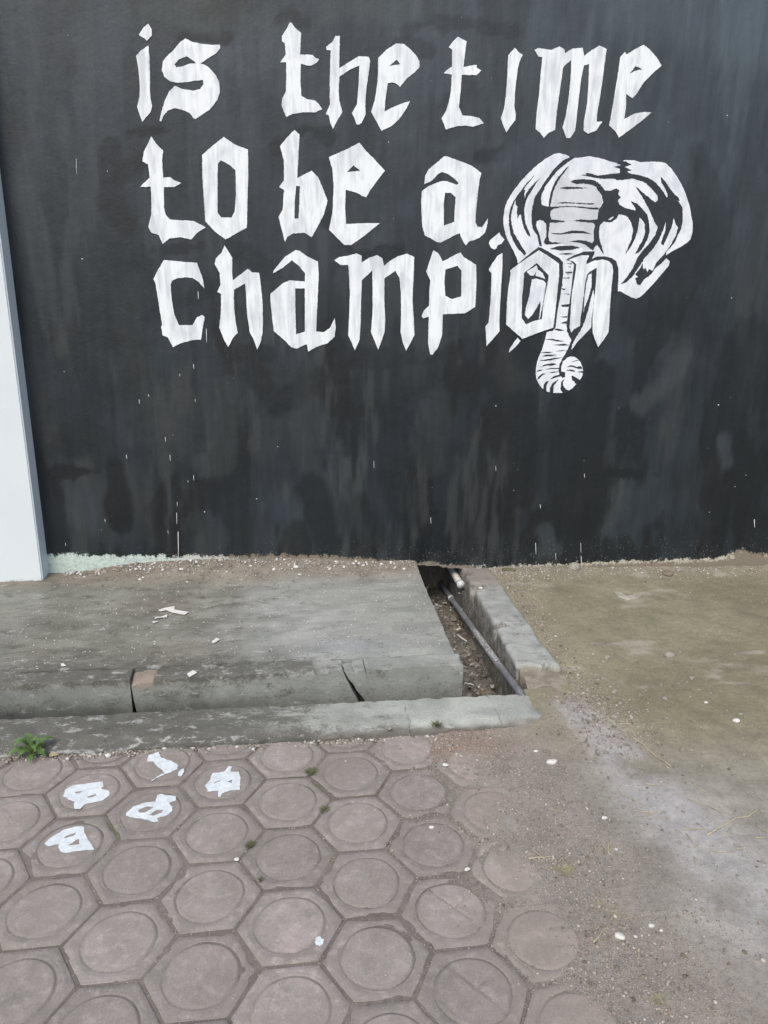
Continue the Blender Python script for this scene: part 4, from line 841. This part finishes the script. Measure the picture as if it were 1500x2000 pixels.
o = pw(link('paint_speck', mesh('paint_speck', V, F), M['drip'], None, False)); o['kind'] = 'stuff'

# ------------------------------------------------------------------ white wall on the left
ww = empty('white_wall', (-1.9, 3.83, .08)); tag(ww, 'plain white painted wall projecting at the left edge', 'wall')
def white_wall():
    X0, X1, Y0, Y1, Z0, Z1 = -3.3, XL, 3.832, 3.938, .06, 3.85
    bm = bmesh.new(); bmesh.ops.create_cube(bm, size=1)
    for v in bm.verts: v.co = Vector(((X0+X1)/2+v.co.x*(X1-X0), (Y0+Y1)/2+v.co.y*(Y1-Y0), (Z0+Z1)/2+v.co.z*(Z1-Z0)))
    es = [e for e in bm.edges if all(abs(v.co.x-X1) < 1e-5 and abs(v.co.y-Y0) < 1e-5 for v in e.verts)]
    bmesh.ops.bevel(bm, geom=es, offset=.006, segments=3, affect='EDGES')
    me = bpy.data.meshes.new('wall_body'); bm.to_mesh(me); bm.free(); return me
o = link('wall_body', white_wall(), M['white_wall'], None, False); o.parent = ww; o.matrix_parent_inverse = ww.matrix_basis.inverted()

# ------------------------------------------------------------------ painted marks on pavers and slab
def flat_shape(name, loops, z, mat, parent, amp=.0007, zf=None):
    LAY[0] += 1
    L3 = []
    for k, lp in enumerate(loops):
        q = [tuple(at_z(u, v, z)[:2]) for u, v in lp]
        L3.append([Vector((x, y, 0)) for x, y in rough_edge(q, .008, amp, LAY[0]*5+k)])
    tris = tessellate_polygon(L3); V = [v for l in L3 for v in l]
    inv = parent.matrix_basis.inverted() if parent.type == 'MESH' else Matrix.Identity(4)
    me = bpy.data.meshes.new(name)
    pts = [inv @ Vector((v.x, v.y, (zf(v.x, v.y) if zf else z))) for v in V]
    me.from_pydata([p_[:] for p_ in pts], [], tris)
    bm = bmesh.new(); bm.from_mesh(me)
    for f in bm.faces:
        f.normal_update()
        if f.normal.z < 0: f.normal_flip()
    bm.to_mesh(me); bm.free()
    return link(name, me, mat, parent, False)
MARKS = {
 (1, 1): [[[(870,225),(930,205),(945,240),(1000,255),(1040,280),(1040,305),(1000,325),(965,335),(950,310),(925,295),(895,260),(862,262)]], [[(968,332),(885,378),(889,370),(948,333)]], [[(1045,325),(1075,302),(1080,320),(1060,350),(1042,345)]]],
 (2, 0): [[[(1340,288),(1358,292),(1350,322),(1400,322),(1408,350),(1405,428),(1350,430),(1300,450),(1290,472),(1278,468),(1280,435),(1215,438),(1202,400),(1230,370),(1245,330),(1315,320)],[(1255,385),(1295,370),(1290,378),(1258,390)],[(1335,380),(1362,368),(1358,388)]]],
 (0, 0): [[[(380,430),(430,400),(550,385),(600,378),(608,405),(590,420),(640,435),(640,460),(600,490),(495,512),(470,540),(440,540),(430,510),(440,498),(400,485),(370,460)],[(437,440),(490,432),(470,445),(445,450)],[(505,470),(560,452),(565,460),(520,475)]]],
 (1, -1): [[[(920,460),(945,450),(970,460),(1030,465),(1032,490),(990,505),(1010,525),(1010,550),(980,575),(920,595),(928,612),(900,617),(870,605),(780,590),(740,580),(738,565),(780,525),(860,500),(910,497)],[(810,545),(870,525),(900,530),(850,560),(815,562)],[(875,575),(920,545),(955,545),(950,560),(905,578)]]],
 (0, -2): [[[(262,740),(300,705),(380,660),(440,643),(490,645),(495,680),(530,740),(553,778),(470,785),(390,797),(355,790),(342,765),(345,745),(280,758)],[(370,710),(410,690),(445,678),(440,692),(390,710)],[(398,752),(460,715),(468,745)]]]}
for key, shapes in MARKS.items():
    po = paver_at[key]
    po.rotation_euler[0] = po.rotation_euler[1] = 0
    zt = po.location.z + .0036
    for lp in shapes: flat_shape('paint_mark', [px('R5', l) for l in lp], zt, M['floorpaint'], po, .0011)
def star(u, v, r, ky, n, seed, a=.45):
    q = random.Random(seed); return [(u+math.cos(t)*r*q.uniform(1-a, 1), v+math.sin(t)*r*ky*q.uniform(1-a, 1)) for t in [2*math.pi*i/n for i in range(n)]]
po = paver_at[(3, -7)] if (3, -7) in paver_at else pavement
flat_shape('paint_mark', [star(624, 1839, 11, 1., 22, 3)], .0042, M['floorpaint'], paver_at.get((3, -5), pavement))
zs = SLABZ+.006
for lp in [[(925,335),(960,322),(1025,310),(1020,330),(1060,338),(1110,345),(1080,362),(1010,350),(975,335),(940,342)],[(910,375),(945,372),(980,360),(978,378),(940,378),(905,385)],[(888,402),(935,398),(900,410)],[(1240,520),(1265,498),(1290,505),(1250,530)],[(1095,708),(1130,685),(1155,700),(1110,728)],[(355,648),(372,645),(388,662),(360,664)]]:
    flat_shape('paint_mark', [px('R1', lp)], zs if lp[0][0] != 1095 else zs-.002, M['white_stone'], slab)

# ------------------------------------------------------------------ stones
def rock_mesh(seed, flat=.55, sub=2, name='stone'):
    bm = bmesh.new(); bmesh.ops.create_icosphere(bm, subdivisions=sub, radius=1)
    q = np.array([v.co[:] for v in bm.verts]); r = random.Random(seed)
    cuts = [(Vector((r.gauss(0, 1), r.gauss(0, 1), r.gauss(0, .8))).normalized(), r.uniform(.55, .85)) for _ in range(8)]
    for v in bm.verts:
        for nrm, dd in cuts:
            s = v.co.dot(nrm)
            if s > dd: v.co -= nrm*(s-dd)*.9
        v.co *= 1+.08*r.uniform(-1, 1); v.co.z *= flat
    me = bpy.data.meshes.new(name); bm.to_mesh(me); bm.free(); return me
def surf(x, y):
    if y > W-.02: y = W-.02
    if x < .66 and y > SYM: return float(slab_top(np.array([x]), np.array([y]))[0])
    if x < .67 and y > SY0: return SLABZ
    if x < .93 and 2.39 < y < 2.6: return .027
    if .92 < x < 1.09 and y > 2.72: return .052
    g = float(ground_z(np.array([x]), np.array([y]))[0])
    return max(g, .001) if cover(x, y) < .1 else g
def locate(u, v):
    z = .02
    for _ in range(6):
        a = at_z(u, v, z); z = surf(a[0], a[1])
    return Vector((a[0], a[1], z))
STN = []
def stone(u, v, wpx, mat, label, seed, flat=.6, cat='stone', name='stone', asp=1.3, group=None, sub=2, rot=None):
    p_ = locate(u, v + wpx*.12); zc = (np.array(p_)-O)@_f; sz = wpx*zc/FPX/2
    me = rock_mesh(seed, flat, sub, name); me.materials.append(M[mat])
    o = link(name, me, None, None, sub > 1)
    r = random.Random(seed); o.scale = (sz, sz/asp, sz*.8); o.rotation_euler = (0, 0, r.uniform(-.5, .5) if rot is None else rot)
    o.location = p_ + Vector((0, 0, sz*flat*.30)); tag(o, label, cat, group); STN.append(o); return o
SL = [ # u, v, width, material, label
 (1185,1283,15,'grey_stone','small rounded brown-grey stone left of the large lone stone on the soil'),
 (1307,1278,24,'grey_stone','largest knobbly grey stone lying alone mid-way on the bare soil'),
 (1200,1350,14,'grey_stone','small grey stone between the drain wall end and the lone grey lump'),
 (1298,1363,14,'grey_stone','upright angular grey stone just left of the bright white stone'),
 (1258,1363,12,'brown_stone','flat dull brown stone beside the upright angular grey stone'),
 (1379,1372,9,'white_stone','tiny white round pebble up and left of the white stone pair'),
 (1437,1406,18,'white_stone','bright white flat stone at the right with a grey one behind it'),
 (1446,1394,13,'grey_stone','grey stone touching the back of the bright white flat stone'),
 (1453,1474,8,'grey_stone','small grey pebble below the bright white stone near right edge'),
 (1157,1413,16,'grey_stone','grey flat stone in the gravel right of the kerb end'),
 (1199,1400,21,'grey_stone','wide grey stone on the dark gravel heap right of the kerb end'),
 (1078,1487,26,'white_stone','pale ragged flat stone on gravel below the kerb end'),
 (1047,1466,10,'white_stone','small white chip up and left of the pale ragged flat stone'),
 (1116,1324,11,'grey_stone','small pale stone at the outer corner of the broken drain wall'),
 (1351,1323,11,'grey_stone','small pale stone left in the row of dark crumbs on the soil'),
 (1325,1334,8,'grey_stone','small dark crumb stone below the row of soil crumbs'),
 (1211,1828,23,'white_stone','big white round stone on dust in the lower right'),
 (1272,1808,14,'white_stone','white angular chip, upper one right of the big white stone'),
 (1291,1817,9,'white_stone','small white chip, lower one right of the big white stone'),
 (1241,1829,8,'white_stone','small oval pale stone close by the big white stone'),
 (1181,1597,13,'white_stone','pale pointed stone in the middle of the grey cement spill'),
 (1439,1651,12,'grey_stone','pale round stone near the right edge under the long straws'),
 (1327,1646,11,'grey_stone','pale square-ish stone left of the fork of the long straws'),
 (912,1697,14,'white_stone','white chip on gravel beside the half-buried paver'),
 (1000,1635,9,'grey_stone','small grey-white stone above the dry grass scraps'),
 (1234,1876,11,'grey_stone','flat beige stone below the big white stone'),
 (463,1678,13,'white_stone','white oval stone in the joint below the green tuft'),
 (843,1615,12,'white_stone','small white stone on the paver right of centre'),
 (870,1493,13,'white_stone','white stone beside the buried paver under the kerb'),
 (762,1422,11,'grey_stone','pale stone at the foot of the kerb by the paver joint'),
 (495,1463,8,'white_stone','upright white chip left of a pair at the kerb foot'),
 (505,1456,10,'grey_stone','pale grey chip right of a pair at the kerb foot'),
 (211,1475,15,'white_stone','cream oval stone at the kerb foot right of the green weed'),
 (519,1655,8,'grey_stone','small round grey stone on the rim of a paver disc'),
 (863,1434,8,'grey_stone','small pale stone at the edge of the orange dust by the kerb'),
 (1360,1757,6,'white_stone','tiny pale pebble on the dust at lower right'),
 (272,1107,7,'white_stone','small white chip, left one of two by the mint plaster end'),
 (354,1110,11,'white_stone','bright white chip of plaster on the debris at the wall foot'),
 (273,1130,8,'white_stone','small white chip on the slab in front of the debris'),
 (578,1106,13,'white_stone','pale pink flat chip in the debris at the foot of the wall'),
 (585,1120,9,'white_stone','white chip in front of the pale flat chip by the wall'),
 (657,1120,11,'grey_stone','pale rounded stone on the debris left of the drain'),
 (489,1104,7,'white_stone','small white chip left in the debris at the wall foot'),
 (938,1148,10,'white_stone','white oval chip lying on top of the drain wall'),
 (1006,1094,11,'white_stone','small white chip at the wall foot right of the drain'),
]
for i, (u, v, wd, mt, lb) in enumerate(SL): stone(u, v, wd, mt, lb, 300+i, .5 if 'flat' in lb else .65)
stone(1120, 1108, 27, 'grey_stone', 'squared grey concrete lump against the foot of the black wall', 401, .9, 'rubble', 'concrete_lump', 1.5, rot=0)
stone(1305, 1118, 34, 'brown_stone', 'wide flat brown stone half buried at the black wall', 402, .35, 'stone', 'flat_stone', 1.6)
stone(1326, 1111, 16, 'grey_stone', 'thin grey slate-like piece leaning behind the flat buried stone', 403, .3, 'stone', 'flat_stone', 1.8)
stone(995, 1110, 30, 'moss', 'mossy green clump at the wall foot right of the drain', 404, .25, 'moss', 'moss_clump', 1.8)
# lesser stones: alike, one label
r = random.Random(11); base_rocks = [rock_mesh(500+i, .6, 1) for i in range(6)]
for i, mm_ in enumerate(base_rocks): mm_.materials.append(M['grey_stone' if i % 3 else 'brown_stone'])
for i in range(90):
    u = r.uniform(1130, 1490); v = r.uniform(1190, 1960)
    if r.random() < .4: u = r.gauss(1230, 60); v = r.gauss(1390, 45)
    if not (1100 < u < 1495): continue
    p_ = locate(u, v); o = bpy.data.objects.new('small_stone', base_rocks[i % 6]); SC.collection.objects.link(o)
    s = r.uniform(.0045, .009); o.scale = (s, s*.8, s*.8); o.rotation_euler = (0, 0, r.uniform(0, 6)); o.location = p_+Vector((0, 0, s*.25))
    tag(o, 'small dull stone scattered on the bare dusty soil', 'stone', 'small stones scattered on the soil')

# ------------------------------------------------------------------ gravel and grit: one object
def gravel():
    oct_v = np.array([(1, 0, 0), (-1, 0, 0), (0, 1, 0), (0, -1, 0), (0, 0, 1), (0, 0, -1), (.6, .6, .5), (-.6, -.6, .5), (.6, -.6, -.4), (-.6, .6, -.4)], float)
    bm = bmesh.new(); bmesh.ops.create_icosphere(bm, subdivisions=1, radius=1); iv = np.array([v.co[:] for v in bm.verts]); bm.faces.ensure_lookup_table(); fi = np.array([[v.index for v in f.verts] for f in bm.faces]); bm.free()
    pos = []; siz = []; col = []
    R = RNG
    def add(x, y, z, s, c): pos.append((x, y, z)); siz.append(s); col.append(c)
    GCOL = [(.30, .27, .235), (.24, .21, .18), (.40, .37, .33), (.17, .145, .12), (.33, .28, .235), (.5, .48, .44), (.12, .105, .09)]
    def c_(p5=.06):
        c = GCOL[R.choice(7, p=[.32, .27, .13, .07, .17, .02, .02])]; k = R.uniform(.85, 1.12); return tuple(np.array(c)*k)
    # transition zone
    n = 0
    while n < 8500:
        y = 1.1 + 1.32*R.random()**.9; c = R.normal(.0, .17); x = c + .545 + .17*(2.4-y)
        if fbm(np.array([x]), np.array([y]), .13, 3, 301)[0] < R.uniform(.30, .62): continue
        s = R.choice([.0016, .0024, .0035, .005], p=[.42, .38, .16, .04])*R.uniform(.8, 1.2)
        z = ground_z(np.array([x]), np.array([y]))[0]
        if c < .0: z = max(z, -.001 if R.random() < .25 else z)
        add(x, y, z+s*.3, s, c_()); n += 1
    # in the paver joints
    for i in range(5200):
        key = list(paver_at)[R.integers(len(paver_at))]; o = paver_at[key]
        if o.location.x < -1.5 or o.location.y < .9: continue
        a = R.integers(6)*math.pi/3 + math.pi/6 + PHI; t = R.uniform(-.5, .5)*S*.577
        x = o.location.x + math.cos(a)*S*.5 - math.sin(a)*t + R.normal(0, .003); y = o.location.y + math.sin(a)*S*.5 + math.cos(a)*t + R.normal(0, .003)
        if y > 2.38 or R.random() > .35 + .65*float(ss(-1., .3, x)): continue
        s = R.choice([.0013, .002, .003], p=[.5, .38, .12]); add(x, y, -.0058+s*.3, s, c_())
    # soil on the right
    for i in range(5200):
        x = R.uniform(.8, 3.0); y = R.uniform(1.1, 3.93)
        f = fbm(np.array([x]), np.array([y]), .3, 3, 305)[0]
        if f < R.uniform(.3, .68): continue
        s = R.choice([.0016, .0025, .004, .0065], p=[.50, .34, .13, .03]); add(x, y, ground_z(np.array([x]), np.array([y]))[0]+s*.3, s, c_() if R.random() < .5 else tuple(np.array((.24, .215, .16))*R.uniform(.75, 1.2)))
    # gravel apron round the kerb end and the drain wall's outer side
    for i in range(3200):
        if R.random() < .6: x = R.normal(1.13, .10); y = R.normal(2.42, .18)
        else: y = R.uniform(2.6, 3.93); x = 1.10 + abs(R.normal(0, .07))
        if (x < .94 and y > 2.38) or (x < 1.10 and y > 2.60) or y > 3.93: continue
        s = R.choice([.002, .003, .0048, .007], p=[.4, .35, .2, .05]); add(x, y, ground_z(np.array([x]), np.array([y]))[0]+s*.3, s, c_())
    # along the wall on the right
    for i in range(2600):
        x = 1.08 + 1.9*R.random()**1.4; y = 3.93 - abs(R.normal(0, .09))
        s = R.choice([.0016, .0026, .004, .006], p=[.4, .35, .2, .05]); c = c_() if R.random() > .15 else (.55, .54, .50)
        add(x, y, ground_z(np.array([x]), np.array([y]))[0]+s*.3, s, c)
    # debris on the slab along the wall, and sparse crumbs elsewhere on it
    for i in range(5200):
        if R.random() < .72: x = R.uniform(-1.25, .64); y = 3.93 - abs(R.normal(0, .075))*(1 if x > -.9 else .5)
        else: x = R.uniform(-1.28, .64); y = R.uniform(2.86, 3.93)
        s = R.choice([.0016, .0026, .004, .007], p=[.42, .36, .18, .04]); q = R.random()
        c = (.62, .62, .60) if q < .12 else c_()
        if y > 3.8 and (q < .012 or q > .975): s = R.uniform(.006, .012)
        if y < 3.7: s = min(s, .0035); c = (.6, .61, .6) if q < .35 else c
        add(x, y, surf(x, y)+s*.35, s, c)
    # against the kerb's foot
    for i in range(1300):
        x = R.uniform(-1.1, .95); y = 2.39 - abs(R.normal(0, .018)); s = R.choice([.002, .003, .005, .008], p=[.4, .35, .2, .05])
        c = (.5, .5, .47) if R.random() < .12 else c_(); add(x, y, -.001+s*.2, s, c)
    pos = np.array(pos); siz = np.array(siz); col = np.array(col); n = len(pos); nv = len(iv)
    ang = R.uniform(0, 6.28, n); ca, sa = np.cos(ang), np.sin(ang)
    sc = siz[:, None]*np.stack([R.uniform(.8, 1.4, n), R.uniform(.6, 1., n), R.uniform(.5, .85, n)], -1)
    jit = 1+.22*R.uniform(-1, 1, (n, nv, 1))
    Q = iv[None]*jit*sc[:, None, :]
    X = Q[..., 0]*ca[:, None]-Q[..., 1]*sa[:, None]; Y = Q[..., 0]*sa[:, None]+Q[..., 1]*ca[:, None]
    V = np.stack([X, Y, Q[..., 2]], -1)+pos[:, None, :]
    F = (fi[None]+(np.arange(n)*nv)[:, None, None]).reshape(-1, 3)
    print('gravel', n)
    return fastmesh('gravel', V.reshape(-1, 3), F, {'Col': np.repeat(col, nv, 0)})
gr = link('gravel', gravel(), M['pebble'], None, False); tag(gr, kind='stuff')
gr['label'] = 'loose gravel, grit and crumbs over paving, soil and slab'

# rubble and scraps on the floor of the drain
def drain_rubble():
    bm = bmesh.new(); R = random.Random(21); cols = []
    me = bpy.data.meshes.new('drain_rubble'); V = []; F = []; C = []
    protos = []
    for k in range(5):
        m_ = rock_mesh(600+k, .7, 1); protos.append(([v.co.copy() for v in m_.vertices], [tuple(p_.vertices) for p_ in m_.polygons]))
    for i in range(1500):
        x = R.uniform(.64, .915); y = R.uniform(2.62, 4.2); s = R.choice([.003, .004, .006, .008, .012] if i > 60 else [.018, .024])
        if i < 900 and y < 3.2 and x > .86: continue
        z = float(DZ(x, y)) + .045*(float(fbm(np.array([x]), np.array([y]), .05, 4, 99)[0])-.45) + .03*(float(fbm(np.array([x]), np.array([y]), .2, 2, 101)[0])-.5)
        pv, pf = protos[i % 5]; rot = Matrix.Rotation(R.uniform(0, 6), 3, 'Z') @ Matrix.Rotation(R.uniform(-.5, .5), 3, 'X')
        b0 = len(V); q = R.random()
        c = (.12, .11, .10) if q < .45 else (.19, .175, .16) if q < .75 else (.28, .265, .25) if q < .94 else (.5, .5, .47)
        if q >= .94: s = min(s, .008)
        for v in pv: V.append(rot @ Vector((v.x*s, v.y*s*.8, v.z*s)) + Vector((x, y, z+s*.3))); C.append(c)
        F += [tuple(b0+j for j in f) for f in pf]
    for i in range(70):   # curled dry leaf and bark scraps
        x = R.uniform(.65, .90); y = R.uniform(2.65, 4.1); L = R.uniform(.006, .020); wd = L*R.uniform(.2, .6); a = R.uniform(0, 6)
        z = float(DZ(x, y))+.016+R.uniform(0, .012); ca, sa = math.cos(a), math.sin(a); b0 = len(V)
        c = R.choice([(.42, .40, .36), (.55, .54, .5), (.20, .15, .10), (.30, .25, .18)])
        for (lx, ly, lz) in [(-L, -wd, 0), (0, -wd, .004), (L, -wd*.5, 0), (L, wd*.5, .003), (0, wd, .006), (-L, wd, .002)]:
            V.append(Vector((x+lx*ca-ly*sa, y+lx*sa+ly*ca, z+lz))); C.append(c)
        F += [(b0, b0+1, b0+4, b0+5), (b0+1, b0+2, b0+3, b0+4)]
    me = mesh('drain_rubble', V, F, {'Col': np.array(C)}); return me
dr_ = link('drain_rubble', drain_rubble(), M['pebble'], None, False); tag(dr_, kind='stuff'); dr_['label'] = 'dark rubble, bark and scraps lying in the drain'

# ------------------------------------------------------------------ sticks and straws
def strand(name, pts, r, mat, label, cat, group=None, lift=.0025, view=None):
    P = [locate(u, v) for u, v in pts] if view is None else pts
    Q = []
    rr_ = random.Random(int(P[0].x*1e4))
    for i in range(len(P)-1):
        for k in range(3): Q.append(P[i].lerp(P[i+1], k/3) + Vector((rr_.gauss(0, .0008), rr_.gauss(0, .0008), lift + abs(rr_.gauss(0, .001)))))
    Q.append(P[-1]+Vector((0, 0, lift)))
    o = tube(name, Q, [r*(1-.5*i/len(Q)) for i in range(len(Q))], mat, None, 6); return tag(o, label, cat, group)
def R7(p_): return [(900+x*.4, 1380+y*.4) for x, y in p_]
strand('twig', R7([(820,140),(880,180),(940,235),(1025,295)]), .0022, M['straw'], 'long curved pale twig on the soil right of the cement spill', 'twig')
strand('straw', R7([(1200,630),(1270,590),(1340,550),(1400,540),(1460,505)]), .0022, M['straw'], 'longest dry straw rising to the right edge of the soil', 'straw')
strand('straw', R7([(1300,645),(1312,600),(1335,570)]), .0015, M['straw'], 'short dry straw forking off under the longest straw', 'straw')
strand('straw', R7([(650,1155),(690,1105),(735,1055)]), .0014, M['straw'], 'thin straw left of the big white stone', 'straw')
strand('straw', R7([(330,745),(385,742),(445,738)]), .0022, M['straw'], 'thick pale straw across the half-buried paver', 'straw')
strand('straw', R7([(780,87),(835,87)]), .0015, M['straw'], 'short straw in the gravel right of the kerb end', 'straw')
for pts, lb in [([(890,380),(940,385),(1000,392)], 'level thin straw under the long curved twig'), ([(780,430),(830,452),(885,480)], 'thin sloping straw crossing the upper edge of the cement spill'),
 ([(1110,455),(1160,475),(1225,497)], 'pale straw sloping down toward the longest straw, upper piece'), ([(1225,497),(1270,520),(1280,530)], 'tiny straw end continuing the sloping pale straw'),
 ([(840,512),(940,522),(990,516)], 'straw lying level in the middle of the cement spill'), ([(905,535),(960,515)], 'short straw crossing the level one on the cement spill'), ([(1130,375),(1160,400),(1195,425)], 'thin dark straw in open soil below the curved twig'),
 ([(870,1180),(868,1235)], 'upright thin straw below the big white stone'), ([(1440,570),(1465,600),(1495,615)], 'curved straw running off the right edge of the picture'), ([(1440,643),(1490,645)], 'short level straw at the right edge of the picture'),
 ([(345,700),(395,735)], 'short straw leaning against the thick one on the buried paver'), ([(640,655),(655,690),(672,728)], 'left one of three steep straws on the dust'), ([(680,665),(712,710)], 'middle one of three steep straws on the dust'), ([(722,650),(720,720)], 'right one of three steep straws on the dust'),
 ([(1210,708),(1270,714),(1340,708)], 'level wavy straw below the fork of the longest straw'), ([(1345,700),(1385,695),(1392,680)], 'hooked straw curling round the pale round stone'), ([(430,505),(500,518)], 'short straw on gravel above the half-buried paver'), ([(1090,605),(1200,600)], 'level straw meeting the lower end of the longest straw'),
 ([(1150,570),(1210,612)], 'short straw crossing the lower end of the longest straw'), ([(1100,625),(1150,690)], 'slanting straw under the end of the longest straw'), ([(1120,690),(1160,680)], 'tiny cross straw at the foot of the slanting straw'), ([(1140,740),(1150,775)], 'tiny upright straw on the dust right of the cement spill')]:
    strand('straw', R7(pts), .0013, M['straw'], lb, 'straw', 'short dry straws on the soil')
strand('stick', [Vector(at_z(893, 1240, -.17)), Vector(at_z(912, 1253, -.17))], .005, M['white_stone'], 'short pale stick on the drain rubble under the pipe', 'stick', lift=0, view=1)
strand('stick', [Vector(at_z(828, 1157, -.15)), Vector(at_z(838, 1142, -.15))], .006, M['straw'], 'stubby tan stick near the far end of the drain', 'stick', lift=0, view=1)
strand('stick', [Vector(at_z(907, 1334, -.2)), Vector(at_z(926, 1338, -.2))], .004, M['white_stone'], 'thin pale stick in the drain beside the slab corner', 'stick', lift=0, view=1)
strand('wire', [Vector(at_z(836, 1115, -.13)), Vector(at_z(852, 1143, -.14))], .002, M['straw'], 'thin pale wire left of the pipe near the wall', 'wire', lift=0, view=1)
# pale scratched ring on the soil
rg = []
for k in range(5):
    s = 1-.16*k; rg += [[(1200+(1225-1200)*(1-s)+x*s, 1155+y*s+3*(1-s)) for x, y in [(0, 0), (8, 10), (25, 17), (45, 12), (52, 5)]]]
lime = empty('lime_scribble', locate(1225, 1165)); tag(lime, 'pale curved streaks of lime in a patch on the soil near the wall', 'lime mark')
bpy.context.view_layer.update()
for k, q_ in enumerate(rg[:4]):
    o = strand('lime_streak', q_, .0014, M['white_stone'], None, None, None, lift=.0); o.parent = lime; o.matrix_parent_inverse = lime.matrix_basis.inverted()

# ------------------------------------------------------------------ plants
def leaf_mesh(L, wd, bend, seed, lobes=3, tw=0.):
    V = []; F = []; n = 11; r = random.Random(seed)
    for i in range(n+1):
        t = i/n; wv = wd*math.sin(math.pi*min(1, t**.8*1.0+.02))**.8*(1+.38*math.cos(t*lobes*2*math.pi))*(1 if i < n else .1)
        x = L*(t - .12*t*t); z = L*(bend*t - (bend+.28)*t*t)
        for s in (-1, 0, 1): V.append((x, s*wv/2, z + (.10*wv if s else 0) + s*tw*wv))
    for i in range(n):
        a = i*3
        F += [(a, a+3, a+4, a+1), (a+1, a+4, a+5, a+2)]
    return mesh('leaf', V, F)
pp = locate(64, 1478); weed = empty('weed', pp); tag(weed, 'bright green leafy weed growing from the joint against the kerb', 'weed')
r = random.Random(4)
for i in range(15):
    a = i*2.399 + r.uniform(-.2, .2); L = r.uniform(.045, .085)*(.75 if i > 9 else 1); me = leaf_mesh(L, L*.36, r.uniform(.35, .6) if i < 9 else 1.1, i, 3, r.uniform(-.1, .1))
    st = L*.35; h = .012+.003*i
    o = link('leaf', me, M['leaf'], weed); o.location = (math.cos(a)*.012, math.sin(a)*.012, h); o.rotation_euler = (0, -.15-.03*i, a)
    tube('stem', [(0, 0, 0), (math.cos(a)*.006, math.sin(a)*.006, h*.7), (math.cos(a)*.014, math.sin(a)*.014, h+.002)], .0014, M['stem'], weed, 6)
p_ = locate(108, 1479); o = link('dry_leaf', leaf_mesh(.042, .020, .25, 50, 0), M['dryleaf'], None); o.location = p_+Vector((-.02, 0, .006)); o.rotation_euler = (0, 0, .5)
tag(o, 'curled yellowish dry leaf beside the green weed', 'dry leaf')
def tuft(u, v, n, L, mat, label, spread=.02, seed=0, cat='grass tuft', flat=1., name='grass_tuft'):
    p_ = locate(u, v); r = random.Random(seed); V = []; F = []
    for i in range(n):
        a = r.uniform(0, 6.283); b = r.uniform(0, spread); x0, y0 = math.cos(a)*b, math.sin(a)*b; a2 = r.uniform(0, 6.283); l = L*r.uniform(.5, 1); wd = .0011+.0006*r.random(); b0 = len(V)
        dx, dy = math.cos(a2), math.sin(a2)
        for t in (0, .4, .75, 1):
            cx_ = x0 + dx*l*(t*.55*flat+.25*t*t); cy_ = y0 + dy*l*(t*.55*flat+.25*t*t); cz_ = l*(t*.9-.45*t*t)/flat - .003
            w_ = wd*(1-t*.85)
            V += [(cx_-dy*w_, cy_+dx*w_, cz_), (cx_+dy*w_, cy_-dx*w_, cz_)]
        F += [(b0+2*j, b0+2*j+1, b0+2*j+3, b0+2*j+2) for j in range(3)]
    o = link(name, mesh(name, V, F), mat, None); o.location = p_; return tag(o, label, cat)
tuft(488, 1650, 90, .022, M['moss'], 'small dark green tuft in the joint at the meeting of three pavers', .012, 1)
tuft(608, 1508, 110, .022, M['moss'], 'low mossy grass in the joint near the kerb', .022, 2)
tuft(632, 1580, 70, .014, M['moss'], 'thin mossy growth along the joint left of a central paver', .018, 3)
tuft(852, 1416, 90, .026, M['moss'], 'green grass at the foot of the kerb near its orange dust', .018, 4)
tuft(508, 1718, 30, .018, M['moss'], 'tiny curled green shoot in a paver joint', .006, 5)
tuft(1012, 1692, 60, .03, M['drygrass'], 'flattened dry grass scrap on the half-buried paver', .022, 6, flat=2.5)
tuft(1102, 1700, 80, .032, M['drygrass'], 'round dry grass tuft right of the half-buried paver', .018, 7, flat=1.6)
tuft(1215, 1792, 45, .026, M['drygrass'], 'sparse dry stubble above the big white stone', .04, 8, flat=2)
tuft(1180, 1768, 45, .022, M['drygrass'], 'low dry stubble left of the sparse stubble in the dust', .04, 9, flat=2)
tuft(1290, 1953, 45, .024, M['drygrass'], 'tiny dry sprig in the dust at lower right', .010, 10, flat=1.4)
tuft(1262, 1592, 30, .022, M['drygrass'], 'thin dry scrap at the edge of the cement spill', .03, 11, flat=2.2)
tuft(1098, 1110, 30, .02, M['moss'], 'sparse moss at the foot of the black wall', .03, 12, flat=1.6)
